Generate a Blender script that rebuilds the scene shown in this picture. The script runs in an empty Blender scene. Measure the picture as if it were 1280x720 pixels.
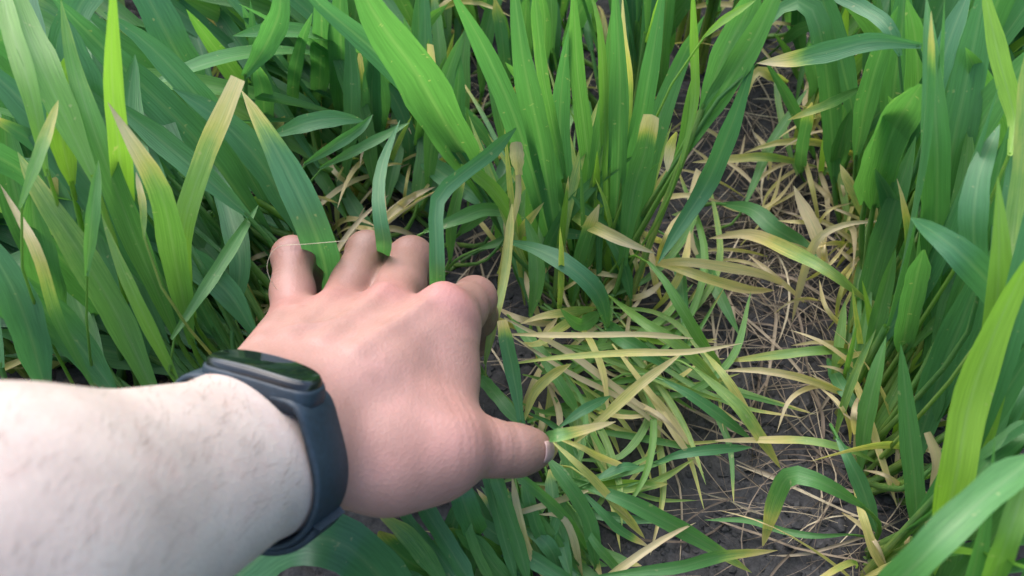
import bpy, bmesh, math, random
import numpy as np
from mathutils import Vector, Matrix

random.seed(7)
RNG = np.random.default_rng(11)
SC = bpy.context.scene
COL = SC.collection

# ------------------------------------------------------------------ camera
CAM_H, PITCH, FPX = 0.44, math.radians(52.0), 1065.0      # FPX: focal length in photo pixels (1280 wide)
cam_d = bpy.data.cameras.new('camera')
cam_d.sensor_width = 36.0
cam_d.lens = 36.0 * FPX / 1280.0
cam_d.clip_start, cam_d.clip_end = 0.01, 400.0
cam_d.dof.use_dof = True
cam_d.dof.focus_distance = 0.44
cam_d.dof.aperture_fstop = 11.0
cam = bpy.data.objects.new('camera', cam_d)
COL.objects.link(cam)
cam.location = (0, 0, CAM_H)
cam.rotation_euler = (math.pi / 2 - PITCH, 0, 0)
SC.camera = cam

# ------------------------------------------------------------------ sky, sun, exposure (bright overcast)
SUN_EL, SUN_AZ = math.radians(58), math.radians(-35)       # azimuth clockwise from +Y
world = bpy.data.worlds.new('World'); SC.world = world
world.use_nodes = True
wn = world.node_tree.nodes; wl = world.node_tree.links
wn.clear()
sky = wn.new('ShaderNodeTexSky'); sky.sky_type = 'NISHITA'; sky.sun_disc = False
sky.sun_elevation = SUN_EL; sky.sun_rotation = SUN_AZ
sky.air_density = 1.0; sky.dust_density = 2.5; sky.ozone_density = 1.0
bg = wn.new('ShaderNodeBackground'); bg.inputs['Strength'].default_value = 0.15
wo = wn.new('ShaderNodeOutputWorld')
wl.new(sky.outputs[0], bg.inputs['Color']); wl.new(bg.outputs[0], wo.inputs['Surface'])
sun_d = bpy.data.lights.new('sun', 'SUN'); sun_d.energy = 1.5; sun_d.angle = math.radians(80)
sun_d.color = (1.0, 0.97, 0.93)
sun = bpy.data.objects.new('sun', sun_d); COL.objects.link(sun)
sd = Vector((math.sin(SUN_AZ) * math.cos(SUN_EL), math.cos(SUN_AZ) * math.cos(SUN_EL), math.sin(SUN_EL)))
sun.rotation_euler = (-sd).to_track_quat('-Z', 'Y').to_euler()
SC.view_settings.view_transform = 'Standard'
SC.view_settings.look = 'None'
SC.view_settings.gamma = 1.0
SC.view_settings.use_curve_mapping = False
SC.view_settings.exposure = 1.72
SC.render.engine = 'CYCLES'
SC.cycles.use_denoising = True
SC.cycles.max_bounces = 10
SC.cycles.diffuse_bounces = 6
SC.cycles.transmission_bounces = 8
SC.cycles.transparent_max_bounces = 8

# ------------------------------------------------------------------ helpers
FWD = np.array([0, math.cos(PITCH), -math.sin(PITCH)])
UPV = np.array([0, math.sin(PITCH), math.cos(PITCH)])
RIGHT = np.array([1.0, 0, 0])
CAMP = np.array([0, 0, CAM_H])
def ray(px, py):
    return RIGHT * ((px - 640) / FPX) + UPV * ((360 - py) / FPX) + FWD
def at_depth(px, py, d):
    return CAMP + ray(px, py) * d
def at_z(px, py, z):
    r = ray(px, py)
    return CAMP + r * ((z - CAM_H) / r[2])
def project(P):
    q = np.asarray(P) - CAMP
    d = q @ FWD
    d = np.where(np.abs(d) < 1e-6, 1e-6, d)
    return 640 + FPX * (q @ RIGHT) / d, 360 - FPX * (q @ UPV) / d, d
def unit(v):
    v = np.asarray(v, float)
    return v / (np.linalg.norm(v) + 1e-12)
_CT = np.linspace(0, 1, 12, endpoint=False)
_CB = 0.5 * np.stack([-_CT + 2 * _CT ** 2 - _CT ** 3, 2 - 5 * _CT ** 2 + 3 * _CT ** 3, _CT + 4 * _CT ** 2 - 3 * _CT ** 3, -_CT ** 2 + _CT ** 3], 1)
_LIN = {n: np.arange(n) / (n - 1) for n in range(2, 40)}
def catmull(P, n):
    P = np.asarray(P, float)
    if len(P) == 2:
        t = _LIN[n][:, None]
        return P[0] * (1 - t) + P[1] * t
    Q = np.concatenate([[2 * P[0] - P[1]], P, [2 * P[-1] - P[-2]]])
    seg = np.stack([Q[:-3], Q[1:-2], Q[2:-1], Q[3:]], 1)
    out = np.concatenate([np.einsum('tk,skd->std', _CB, seg).reshape(-1, P.shape[1]), P[-1:]])
    df = np.diff(out, axis=0)
    s = np.concatenate([[0], np.cumsum(np.sqrt((df * df).sum(1)))])
    u = _LIN[n] * s[-1]
    return np.stack([np.interp(u, s, out[:, k]) for k in range(out.shape[1])], 1)
def mesh_from(name, V, F, mat=None, smooth=True, attrs=None):
    me = bpy.data.meshes.new(name)
    me.from_pydata([tuple(v) for v in V] if not isinstance(V, list) else V, [], F if isinstance(F, list) else F.tolist())
    if smooth:
        me.polygons.foreach_set('use_smooth', [True] * len(me.polygons))
    if attrs:
        for k, a in attrs.items():
            at = me.attributes.new(k, 'FLOAT', 'POINT')
            at.data.foreach_set('value', np.asarray(a, np.float32))
    if mat:
        me.materials.append(mat)
    me.update()
    return me
def link(name, data, parent=None, loc=None):
    o = bpy.data.objects.new(name, data)
    COL.objects.link(o)
    if parent is not None:
        o.parent = parent
    if loc is not None:
        o.location = tuple(loc)
    return o
def tag(o, label=None, cat=None, group=None, kind=None):
    for k, v in (('label', label), ('category', cat), ('group', group), ('kind', kind)):
        if v:
            o[k] = v
    return o

# numpy noise
_LAT = RNG.random((256, 256))
def vnoise(x, y):
    xi = np.floor(x).astype(int); yi = np.floor(y).astype(int)
    fx = x - xi; fy = y - yi
    fx = fx * fx * (3 - 2 * fx); fy = fy * fy * (3 - 2 * fy)
    g = lambda a, b: _LAT[a & 255, b & 255]
    return (g(xi, yi) * (1 - fx) + g(xi + 1, yi) * fx) * (1 - fy) + (g(xi, yi + 1) * (1 - fx) + g(xi + 1, yi + 1) * fx) * fy
def fbm(x, y, o=4, g=0.5):
    s = 0; a = 1; t = 0
    for i in range(o):
        s = s + a * vnoise(x * 2 ** i + 17 * i, y * 2 ** i + 31 * i); t += a; a *= g
    return s / t
def voronoi(x, y):
    xi = np.floor(x).astype(int); yi = np.floor(y).astype(int)
    d1 = np.full(x.shape, 9.0); d2 = np.full(x.shape, 9.0); cid = np.zeros(x.shape)
    for a in (-1, 0, 1):
        for b in (-1, 0, 1):
            cx = xi + a; cy = yi + b
            jx = cx + _LAT[cx & 255, cy & 255]; jy = cy + _LAT[(cx + 91) & 255, (cy + 37) & 255]
            d = np.hypot(x - jx, y - jy)
            n = d < d1
            d2 = np.where(n, d1, np.minimum(d2, d))
            cid = np.where(n, _LAT[(cx + 13) & 255, (cy + 57) & 255], cid)
            d1 = np.where(n, d, d1)
    return d1, d2, cid

# ------------------------------------------------------------------ material helpers
def new_mat(name):
    m = bpy.data.materials.new(name); m.use_nodes = True
    nt = m.node_tree; nt.nodes.clear()
    out = nt.nodes.new('ShaderNodeOutputMaterial')
    return m, nt, out
def nd(nt, typ, **kw):
    n = nt.nodes.new(typ)
    for k, v in kw.items():
        if k.startswith('_'):
            setattr(n, k[1:], v)
        else:
            n.inputs[k.replace('__', ' ')].default_value = v
    return n
def ramp(nt, fac, stops, interp='LINEAR'):
    r = nt.nodes.new('ShaderNodeValToRGB'); r.color_ramp.interpolation = interp
    el = r.color_ramp.elements
    while len(el) < len(stops):
        el.new(0.5)
    for e, (p, c) in zip(el, stops):
        e.position = p; e.color = (*c, 1) if len(c) == 3 else c
    nt.links.new(fac, r.inputs[0])
    return r
def math_n(nt, op, a, b=None, c=None, clamp=False):
    n = nt.nodes.new('ShaderNodeMath'); n.operation = op; n.use_clamp = clamp
    for i, v in enumerate((a, b, c)):
        if v is None: continue
        if isinstance(v, (int, float)): n.inputs[i].default_value = v
        else: nt.links.new(v, n.inputs[i])
    return n.outputs[0]
def mixc(nt, fac, a, b, mode='MIX'):
    n = nt.nodes.new('ShaderNodeMix'); n.data_type = 'RGBA'; n.blend_type = mode
    for k, v in (('Factor', fac), ('A', a), ('B', b)):
        idx = {'Factor': 0, 'A': 6, 'B': 7}[k]
        if isinstance(v, (int, float)): n.inputs[idx].default_value = v
        elif isinstance(v, tuple): n.inputs[idx].default_value = (*v, 1)
        else: nt.links.new(v, n.inputs[idx])
    return n.outputs[2]
def attr(nt, name):
    n = nt.nodes.new('ShaderNodeAttribute'); n.attribute_name = name
    return n
# ------------------------------------------------------------------ materials
def soil_material():
    m, nt, out = new_mat('soil')
    co = nd(nt, 'ShaderNodeTexCoord')
    n1 = nd(nt, 'ShaderNodeTexNoise', Scale=22.0, Detail=6.0, Roughness=0.6); nt.links.new(co.outputs['Object'], n1.inputs['Vector'])
    n2 = nd(nt, 'ShaderNodeTexNoise', Scale=320.0, Detail=4.0, Roughness=0.7); nt.links.new(co.outputs['Object'], n2.inputs['Vector'])
    c1 = ramp(nt, n1.outputs[0], [(0.3, (0.028, 0.028, 0.030)), (0.55, (0.042, 0.042, 0.045)), (0.75, (0.066, 0.065, 0.068))])
    c2 = ramp(nt, n2.outputs[0], [(0.3, (0.55, 0.55, 0.55)), (0.7, (1.35, 1.33, 1.3))])
    col = mixc(nt, 1.0, c1.outputs[0], c2.outputs[0], 'MULTIPLY')
    b = nd(nt, 'ShaderNodeBsdfPrincipled', Roughness=0.9)
    b.inputs['Specular IOR Level'].default_value = 0.25
    nt.links.new(col, b.inputs['Base Color'])
    n3 = nd(nt, 'ShaderNodeTexNoise', Scale=700.0, Detail=3.0)
    nt.links.new(co.outputs['Object'], n3.inputs['Vector'])
    bp = nd(nt, 'ShaderNodeBump', Strength=0.5, Distance=0.001)
    nt.links.new(n3.outputs[0], bp.inputs['Height']); nt.links.new(bp.outputs[0], b.inputs['Normal'])
    nt.links.new(b.outputs[0], out.inputs[0])
    return m

def leaf_material():
    m, nt, out = new_mat('cereal_leaf')
    yel = attr(nt, 'yel'); ls = attr(nt, 'ls'); lt = attr(nt, 'lt'); lr = attr(nt, 'lr')
    co = nd(nt, 'ShaderNodeTexCoord')
    nz = nd(nt, 'ShaderNodeTexNoise', Scale=70.0, Detail=4.0, Roughness=0.65); nt.links.new(co.outputs['Object'], nz.inputs['Vector'])
    # leaf-space streaks: fine across, long along the blade
    cx = nd(nt, 'ShaderNodeCombineXYZ')
    nt.links.new(math_n(nt, 'MULTIPLY', ls.outputs['Fac'], 9.0), cx.inputs[0])
    nt.links.new(math_n(nt, 'MULTIPLY', lt.outputs['Fac'], 5.0), cx.inputs[1])
    nt.links.new(math_n(nt, 'MULTIPLY', lr.outputs['Fac'], 60.0), cx.inputs[2])
    st = nd(nt, 'ShaderNodeTexNoise', Scale=1.0, Detail=3.0, Roughness=0.6); nt.links.new(cx.outputs[0], st.inputs['Vector'])
    # yellowing with a ragged edge
    y = math_n(nt, 'ADD', yel.outputs['Fac'], math_n(nt, 'MULTIPLY', math_n(nt, 'SUBTRACT', nz.outputs[0], 0.5), 0.30))
    y = math_n(nt, 'ADD', y, math_n(nt, 'MULTIPLY', math_n(nt, 'SUBTRACT', st.outputs[0], 0.5), 0.28), clamp=True)
    green = ramp(nt, lr.outputs['Fac'], [(0.0, (0.070, 0.205, 0.092)), (0.30, (0.080, 0.230, 0.074)), (0.65, (0.112, 0.275, 0.066)), (0.9, (0.18, 0.34, 0.055)), (1.0, (0.24, 0.42, 0.05))])
    aged = ramp(nt, y, [(0.0, (0.090, 0.250, 0.075)), (0.30, (0.230, 0.360, 0.090)), (0.48, (0.50, 0.46, 0.14)), (0.62, (0.60, 0.50, 0.23)), (0.80, (0.62, 0.51, 0.30)), (1.0, (0.44, 0.35, 0.23))])
    sel = ramp(nt, y, [(0.10, (0, 0, 0)), (0.30, (1, 1, 1))])
    col = mixc(nt, sel.outputs[0], green.outputs[0], aged.outputs[0])
    stc = ramp(nt, st.outputs[0], [(0.3, (0.80, 0.82, 0.80)), (0.7, (1.15, 1.13, 1.12))])
    col = mixc(nt, 1.0, col, stc.outputs[0], 'MULTIPLY')
    sp = nd(nt, 'ShaderNodeTexNoise', Scale=230.0, Detail=2.0, Roughness=0.5); nt.links.new(co.outputs['Object'], sp.inputs['Vector'])
    spk = ramp(nt, sp.outputs[0], [(0.70, (0, 0, 0)), (0.76, (1, 1, 1))])
    col = mixc(nt, math_n(nt, 'MULTIPLY', spk.outputs[0], 0.45), col, (0.42, 0.40, 0.20))
    # pale midrib
    mid = math_n(nt, 'SUBTRACT', 1.0, math_n(nt, 'MULTIPLY', math_n(nt, 'ABSOLUTE', ls.outputs['Fac']), 6.0), clamp=True)
    col = mixc(nt, math_n(nt, 'MULTIPLY', mid, 0.20), col, (0.30, 0.42, 0.20))
    b = nd(nt, 'ShaderNodeBsdfPrincipled', Roughness=0.42)
    b.inputs['Specular IOR Level'].default_value = 0.55
    nt.links.new(col, b.inputs['Base Color'])
    wv = math_n(nt, 'SINE', math_n(nt, 'MULTIPLY', ls.outputs['Fac'], 38.0))
    hgt = math_n(nt, 'ADD', math_n(nt, 'MULTIPLY', wv, 0.14), math_n(nt, 'MULTIPLY', st.outputs[0], 1.2))
    bp = nd(nt, 'ShaderNodeBump', Strength=0.35, Distance=0.0005)
    nt.links.new(hgt, bp.inputs['Height']); nt.links.new(bp.outputs[0], b.inputs['Normal'])
    tr = nd(nt, 'ShaderNodeBsdfTranslucent')
    tc = mixc(nt, 1.0, col, (1.15, 1.25, 0.6), 'MULTIPLY')
    nt.links.new(tc, tr.inputs['Color'])
    mx = nd(nt, 'ShaderNodeMixShader'); mx.inputs[0].default_value = 0.47
    nt.links.new(b.outputs[0], mx.inputs[1]); nt.links.new(tr.outputs[0], mx.inputs[2])
    nt.links.new(mx.outputs[0], out.inputs[0])
    return m

def straw_material():
    m, nt, out = new_mat('dry_straw')
    lr = attr(nt, 'lr'); ls = attr(nt, 'ls')
    co = nd(nt, 'ShaderNodeTexCoord')
    nz = nd(nt, 'ShaderNodeTexNoise', Scale=90.0, Detail=4.0); nt.links.new(co.outputs['Object'], nz.inputs['Vector'])
    v = math_n(nt, 'ADD', lr.outputs['Fac'], math_n(nt, 'MULTIPLY', math_n(nt, 'SUBTRACT', nz.outputs[0], 0.5), 0.7), clamp=True)
    c = ramp(nt, v, [(0.0, (0.08, 0.062, 0.048)), (0.3, (0.18, 0.14, 0.105)), (0.6, (0.33, 0.27, 0.19)), (1.0, (0.52, 0.45, 0.31))])
    b = nd(nt, 'ShaderNodeBsdfPrincipled', Roughness=0.7)
    b.inputs['Specular IOR Level'].default_value = 0.3
    nt.links.new(c.outputs[0], b.inputs['Base Color'])
    tr = nd(nt, 'ShaderNodeBsdfTranslucent'); nt.links.new(c.outputs[0], tr.inputs['Color'])
    mx = nd(nt, 'ShaderNodeMixShader'); mx.inputs[0].default_value = 0.2
    nt.links.new(b.outputs[0], mx.inputs[1]); nt.links.new(tr.outputs[0], mx.inputs[2])
    nt.links.new(mx.outputs[0], out.inputs[0])
    return m

def skin_material():
    m, nt, out = new_mat('skin')
    tan = attr(nt, 'tan'); red = attr(nt, 'red'); dirt = attr(nt, 'dirt')
    co = nd(nt, 'ShaderNodeTexCoord')
    def noise(sc, det=4.0, ro=0.55):
        n = nd(nt, 'ShaderNodeTexNoise', Scale=sc, Detail=det, Roughness=ro); nt.links.new(co.outputs['Object'], n.inputs['Vector']); return n.outputs[0]
    n1 = noise(38.0); n2 = noise(140.0); n3 = noise(75.0, 5.0, 0.65)
    base = mixc(nt, tan.outputs['Fac'], (0.425, 0.345, 0.298), (0.315, 0.172, 0.138))
    base = mixc(nt, math_n(nt, 'MULTIPLY', red.outputs['Fac'], 0.95), base, (0.37, 0.155, 0.14))
    mot = ramp(nt, n1, [(0.32, (0.85, 0.82, 0.81)), (0.66, (1.08, 1.07, 1.06))])
    base = mixc(nt, 1.0, base, mot.outputs[0], 'MULTIPLY')
    # reddish blotches and faint bluish veins
    bl = ramp(nt, n3, [(0.50, (0, 0, 0)), (0.75, (1, 1, 1))])
    base = mixc(nt, math_n(nt, 'MULTIPLY', bl.outputs[0], math_n(nt, 'MULTIPLY_ADD', tan.outputs['Fac'], 0.4, 0.22)), base, (0.37, 0.185, 0.155))
    fr = ramp(nt, n2, [(0.62, (0, 0, 0)), (0.75, (1, 1, 1))])
    base = mixc(nt, math_n(nt, 'MULTIPLY', fr.outputs[0], 0.20), base, (0.26, 0.155, 0.12))
    dm = math_n(nt, 'MULTIPLY', dirt.outputs['Fac'], math_n(nt, 'ADD', 0.35, n3), clamp=True)
    base = mixc(nt, dm, base, (0.165, 0.095, 0.072))
    b = nd(nt, 'ShaderNodeBsdfPrincipled', Roughness=0.50)
    b.inputs['Specular IOR Level'].default_value = 0.42
    b.inputs['Subsurface Weight'].default_value = 0.22
    b.inputs['Subsurface Radius'].default_value = (1.0, 0.35, 0.2)
    b.inputs['Subsurface Scale'].default_value = 0.004
    nt.links.new(base, b.inputs['Base Color'])
    vo = nd(nt, 'ShaderNodeTexVoronoi', Scale=900.0); nt.links.new(co.outputs['Object'], vo.inputs['Vector'])
    vo2 = nd(nt, 'ShaderNodeTexVoronoi', Scale=560.0); nt.links.new(co.outputs['Object'], vo2.inputs['Vector'])
    h = math_n(nt, 'ADD', math_n(nt, 'MULTIPLY', vo.outputs['Distance'], 0.5), math_n(nt, 'MULTIPLY', vo2.outputs['Distance'], 0.6))
    h = math_n(nt, 'ADD', h, math_n(nt, 'MULTIPLY', n3, 0.5))
    bp = nd(nt, 'ShaderNodeBump', Strength=0.3, Distance=0.0005)
    nt.links.new(h, bp.inputs['Height']); nt.links.new(bp.outputs[0], b.inputs['Normal'])
    nt.links.new(b.outputs[0], out.inputs[0])
    return m

def simple_mat(name, col, rough, spec=0.5, noise=0.0, scale=200.0, coat=0.0, bump=0.0):
    m, nt, out = new_mat(name)
    b = nd(nt, 'ShaderNodeBsdfPrincipled', Roughness=rough)
    b.inputs['Specular IOR Level'].default_value = spec
    b.inputs['Coat Weight'].default_value = coat
    co = nd(nt, 'ShaderNodeTexCoord')
    n = nd(nt, 'ShaderNodeTexNoise', Scale=scale, Detail=4.0); nt.links.new(co.outputs['Object'], n.inputs['Vector'])
    r = ramp(nt, n.outputs[0], [(0.3, tuple(c * (1 - noise) for c in col)), (0.7, tuple(min(1, c * (1 + noise)) for c in col))])
    nt.links.new(r.outputs[0], b.inputs['Base Color'])
    if bump:
        bp = nd(nt, 'ShaderNodeBump', Strength=bump, Distance=0.0006); nt.links.new(n.outputs[0], bp.inputs['Height']); nt.links.new(bp.outputs[0], b.inputs['Normal'])
    nt.links.new(b.outputs[0], out.inputs[0])
    return m

M_SOIL = soil_material(); M_LEAF = leaf_material(); M_STRAW = straw_material(); M_SKIN = skin_material()
M_STRAP = simple_mat('dark_blue_silicone', (0.009, 0.019, 0.029), 0.55, 0.45, 0.25, 500.0, 0.0, 0.15)
M_CASE = simple_mat('black_plastic', (0.008, 0.009, 0.010), 0.25, 0.5, 0.2, 300.0)
M_GLASS = simple_mat('dark_tracker_glass', (0.004, 0.006, 0.006), 0.08, 0.5, 0.2, 60.0, 0.3)
M_NAIL = simple_mat('fingernail', (0.27, 0.18, 0.165), 0.38, 0.5, 0.15, 300.0)

# ------------------------------------------------------------------ ground: one sheet, fine where the camera looks, coarse to the horizon
ROWU = np.array([0.229, 0.973]); ROWN = np.array([0.973, -0.229])      # along a crop row / across the rows
ROWS = {'A': -0.19, 'B': -0.025, 'C': 0.141, 'D': 0.307, 'E': -0.355, 'F': -0.52}
def soil_height(x, y):
    n = x * ROWN[0] + y * ROWN[1]
    ph = np.cos((n - 0.058) / 0.166 * 2 * math.pi)
    h = -0.004 * ph                                                  # shallow furrow between the rows
    wx = x + 0.006 * (fbm(x * 60, y * 60, 2) - 0.5); wy = y + 0.006 * (fbm(x * 60 + 9, y * 60 + 5, 2) - 0.5)
    msk = np.clip((fbm(x * 18 + 50, y * 18 + 21, 3) - 0.40) * 5, 0, 1)  # where the crust has broken
    d1, d2, cid = voronoi(wx * 36, wy * 36)
    e = np.clip((d2 - d1) / 0.10, 0, 1)
    h = h + 0.0045 * (cid - 0.5) * e * (0.35 + 0.65 * msk) - 0.0062 * (1 - e) * (0.25 + 0.75 * msk)
    d1, d2, cid = voronoi(wx * 130 + 40, wy * 130 + 11)
    h = h + 0.0034 * np.clip(0.62 - d1, 0, 1) * (cid > 0.55) * msk
    h = h + 0.012 * (fbm(x * 12 + 3, y * 12 + 8, 4) - 0.5) + 0.0042 * (fbm(x * 190, y * 190, 3) - 0.5)
    return h
def axis_coords(a, b, step, far):
    c = list(np.arange(a, b, step)); s = step
    lo = []; v = a; s = step
    while v > -far:
        s *= 1.35; v -= s; lo.append(v)
    hi = []; v = c[-1]; s = step
    while v < far:
        s *= 1.35; v += s; hi.append(v)
    return np.array(lo[::-1] + c + hi)
gx = axis_coords(-0.42, 0.62, 0.0024, 120.0); gy = axis_coords(0.02, 0.92, 0.0024, 120.0)
GX, GY = np.meshgrid(gx, gy)
near = (np.abs(GX) < 3) & (np.abs(GY) < 3)
GZ = np.where(near, soil_height(np.clip(GX, -3, 3), np.clip(GY, -3, 3)), 0.0)
nx, ny = len(gx), len(gy)
idx = np.arange(nx * ny).reshape(ny, nx)
F = np.stack([idx[:-1, :-1], idx[:-1, 1:], idx[1:, 1:], idx[1:, :-1]], -1).reshape(-1, 4)
me = bpy.data.meshes.new('ground')
V = np.stack([GX, GY, GZ], -1).reshape(-1, 3).astype(np.float32)
me.vertices.add(len(V)); me.vertices.foreach_set('co', V.ravel())
me.loops.add(F.size); me.loops.foreach_set('vertex_index', F.ravel().astype(np.int32))
me.polygons.add(len(F)); me.polygons.foreach_set('loop_start', np.arange(0, F.size, 4, dtype=np.int32))
me.polygons.foreach_set('use_smooth', np.ones(len(F), bool))
me.update(calc_edges=True); me.materials.append(M_SOIL)
tag(link('ground', me), 'dark grey cracked crumbly soil between the crop rows', 'soil', kind='structure')
_ZX = np.arange(-1.6, 1.9, .004); _ZY = np.arange(-1.2, 2.4, .004)
_ZG = soil_height(*np.meshgrid(_ZX, _ZY))
def soil_z(x, y):
    i = min(max(int(round((y + 1.2) / .004)), 0), len(_ZY) - 1); j = min(max(int(round((x + 1.6) / .004)), 0), len(_ZX) - 1)
    return float(_ZG[i, j])
# ------------------------------------------------------------------ the arm: one continuous surface from a signed distance field
J = at_depth
def rcone(P, a, b, ra, rb):
    ab = b - a; L2 = ab @ ab
    t = np.clip(((P - a) @ ab) / L2, 0, 1)
    return np.linalg.norm(P - (a + t[:, None] * ab), axis=1) - (ra + (rb - ra) * t)
def smin(a, b, k):
    h = np.clip(0.5 + 0.5 * (b - a) / k, 0, 1)
    return b + (a - b) * h - k * h * (1 - h)
def ellip(P, c, axes, r):
    q = ((P - c) @ np.array(axes).T) / np.array(r)
    k0 = np.linalg.norm(q, axis=1); k1 = np.linalg.norm(q / np.array(r), axis=1) + 1e-9
    return k0 * (k0 - 1) / k1

WU, WR = J(298, 532, .302), J(354, 594, .300)                # wrist, ulnar and radial side
MCP = {'i': J(556, 396, .390), 'm': J(484, 392, .394), 'r': J(418, 398, .394), 'p': J(364, 410, .388)}
PIP = {'i': J(593, 374, .432), 'm': J(514, 324, .445), 'r': J(459, 316, .442), 'p': J(366, 322, .424)}
DOWN = np.array([0, 0, -1.0])
HF = unit((MCP['m'] + MCP['r']) / 2 - (WU + WR) / 2)         # hand forward
HL = unit(MCP['i'] - MCP['p'])
HN = unit(np.cross(HL, HF))
if HN @ (CAMP - MCP['m']) < 0: HN = -HN                       # back of the hand, up
R1 = {'i': .0135, 'm': .0130, 'r': .0120, 'p': .0108}
R2 = {'i': .0108, 'm': .0112, 'r': .0106, 'p': .0098}
TCMC, TMCP, TIP, TEND = J(488, 590, .328), J(560, 562, .344), J(622, 561, .358), J(664, 562, .366)
FA_U, FA_R = J(-20, 656, .212), J(-20, 750, .200)            # forearm where it leaves the frame
ELB = (FA_U + FA_R) / 2 + unit((FA_U + FA_R) / 2 - (WU + WR) / 2) * 0.14
_ti = unit(TEND - TMCP)
CREASES = [(TIP, _ti, .016, (-.0052, -.0022, .0010, .0040), .0011), (TMCP, _ti, .020, (-.004, .000, .004), .0007),
           (MCP['i'], unit(PIP['i'] - MCP['i']), .016, (.002, .0055), .0007)]
CREASES += [(PIP[f], unit(PIP[f] - MCP[f]), .014, (-.0060, -.0030), .0007) for f in 'imrp']
def arm_sdf(P):
    # fingers
    d = None
    for f in 'imrp':
        m, p = MCP[f], PIP[f]
        q = p + unit(DOWN * 0.8 + HF * 0.35) * (0.027 if f != 'p' else 0.021)
        e = q + unit(DOWN * 0.95 - HF * 0.15) * (0.022 if f != 'p' else 0.018)
        g = rcone(P, m, p, R1[f] * 0.93, R2[f] * 0.97)
        mid = (m * 0.45 + p * 0.55) - HN * 0.004
        g = smin(g, np.linalg.norm(P - mid, axis=1) - R2[f] * 1.02, .006)
        g = smin(g, np.linalg.norm(P - p - HN * 0.0008, axis=1) - R2[f] * .99, .004)
        g = smin(g, rcone(P, p, q, R2[f] * 0.95, R2[f] * 0.88), .004)
        g = smin(g, rcone(P, q, e, R2[f] * 0.86, R2[f] * 0.68), .004)
        d = g if d is None else smin(d, g, .0035)
    # metacarpals and palm
    starts = {'i': WR * 0.75 + WU * 0.25, 'm': WR * 0.5 + WU * 0.5, 'r': WR * 0.25 + WU * 0.75, 'p': WU * 1.0}
    palm = None
    for f in 'imrp':
        s = starts[f] + HF * 0.008
        g = rcone(P, s, MCP[f], .0175, R1[f])
        palm = g if palm is None else smin(palm, g, .012)
    palm = smin(palm, rcone(P, (WU + WR) / 2 - HN * .006, (MCP['m'] + MCP['r']) / 2 - HN * .010 - HF * .015, .016, .016), .014)
    palm = smin(palm, rcone(P, WU + HF * .02 - HN * .008, MCP['p'] - HF * .012 - HN * .006, .015, .012), .012)
    # thumb and web
    th = rcone(P, TCMC, TMCP, .0158, .0128)
    th = smin(th, rcone(P, TMCP, TIP, .0130, .0113), .006)
    th = smin(th, rcone(P, TIP, TEND, .0112, .0092), .004)
    th = smin(th, np.linalg.norm(P - (TIP * .45 + TEND * .55) + HN * .001, axis=1) - .0110, .004)
    th = smin(th, np.linalg.norm(P - TMCP - HN * .001, axis=1) - .0138, .006)
    palm = smin(palm, rcone(P, WR + HF * .012 - HN * .004, TCMC * .4 + TMCP * .6, .0165, .0138), .014)
    palm = smin(palm, th, .014)
    web = rcone(P, MCP['i'] * .50 + WR * .50 - HN * .004, TCMC * .3 + TMCP * .7 + HN * .002, .0125, .0105)
    palm = smin(palm, web, .020)
    palm = smin(palm, rcone(P, J(560, 425, .392), J(556, 525, .360), .0125, .0125), .016)
    palm = smin(palm, rcone(P, J(545, 470, .376), J(470, 560, .335), .0140, .0150), .016)
    # wrist and forearm
    fa = smin(rcone(P, FA_U, WU, .0255, .0160), rcone(P, FA_R, WR, .0300, .0158), .02)
    fa = smin(fa, rcone(P, (WU + WR) / 2, (FA_U + FA_R) / 2, .0170, .034), .02)
    fa = smin(fa, rcone(P, (FA_U + FA_R) / 2, ELB, .036, .043), .025)
    fa = smin(fa, rcone(P, ELB, ELB + np.array([-0.05, -0.20, 0.16]), .043, .050), .03)
    d = smin(d, palm, .0060)
    d = smin(d, fa, .016)
    # extensor tendons, knuckles, veins on the back of the hand
    for f, k in (('i', .55), ('m', .62), ('r', .55), ('p', .45)):
        s = starts[f] * .55 + MCP[f] * .45
        d = smin(d, rcone(P, s + HN * .0156, MCP[f] + HN * (R1[f] - .0012), .0013, .0019), .0065)
        if f == 'i': d = smin(d, np.linalg.norm(P - MCP[f] - HN * (R1[f] - .0078), axis=1) - .0082, .008)
    vein = [starts['m'] * .6 + MCP['r'] * .4, starts['r'] * .42 + MCP['r'] * .58, MCP['r'] * .5 + MCP['p'] * .5 - HF * .012]
    for a, b in zip(vein[:-1], vein[1:]):
        d = smin(d, rcone(P, a + HN * .0150, b + HN * .0128, .0012, .0012), .005)
    vein2 = [starts['p'] * .5 + MCP['r'] * .5, starts['m'] * .35 + MCP['m'] * .55 + MCP['r'] * .10]
    d = smin(d, rcone(P, vein2[0] + HN * .0150, vein2[1] + HN * .0138, .0012, .0013), .005)
    # skin creases over the thumb and finger joints
    for c, ax, rr, offs, dep in CREASES:
        q = P - c; u = q @ ax; w = np.exp(-((q * q).sum(1) - u * u) / rr ** 2) * np.clip(.35 + (q @ HN) / .010, 0, 1)
        for o in offs: d = d + dep * w * np.exp(-((u - o) / .0010) ** 2)
    return d

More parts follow.
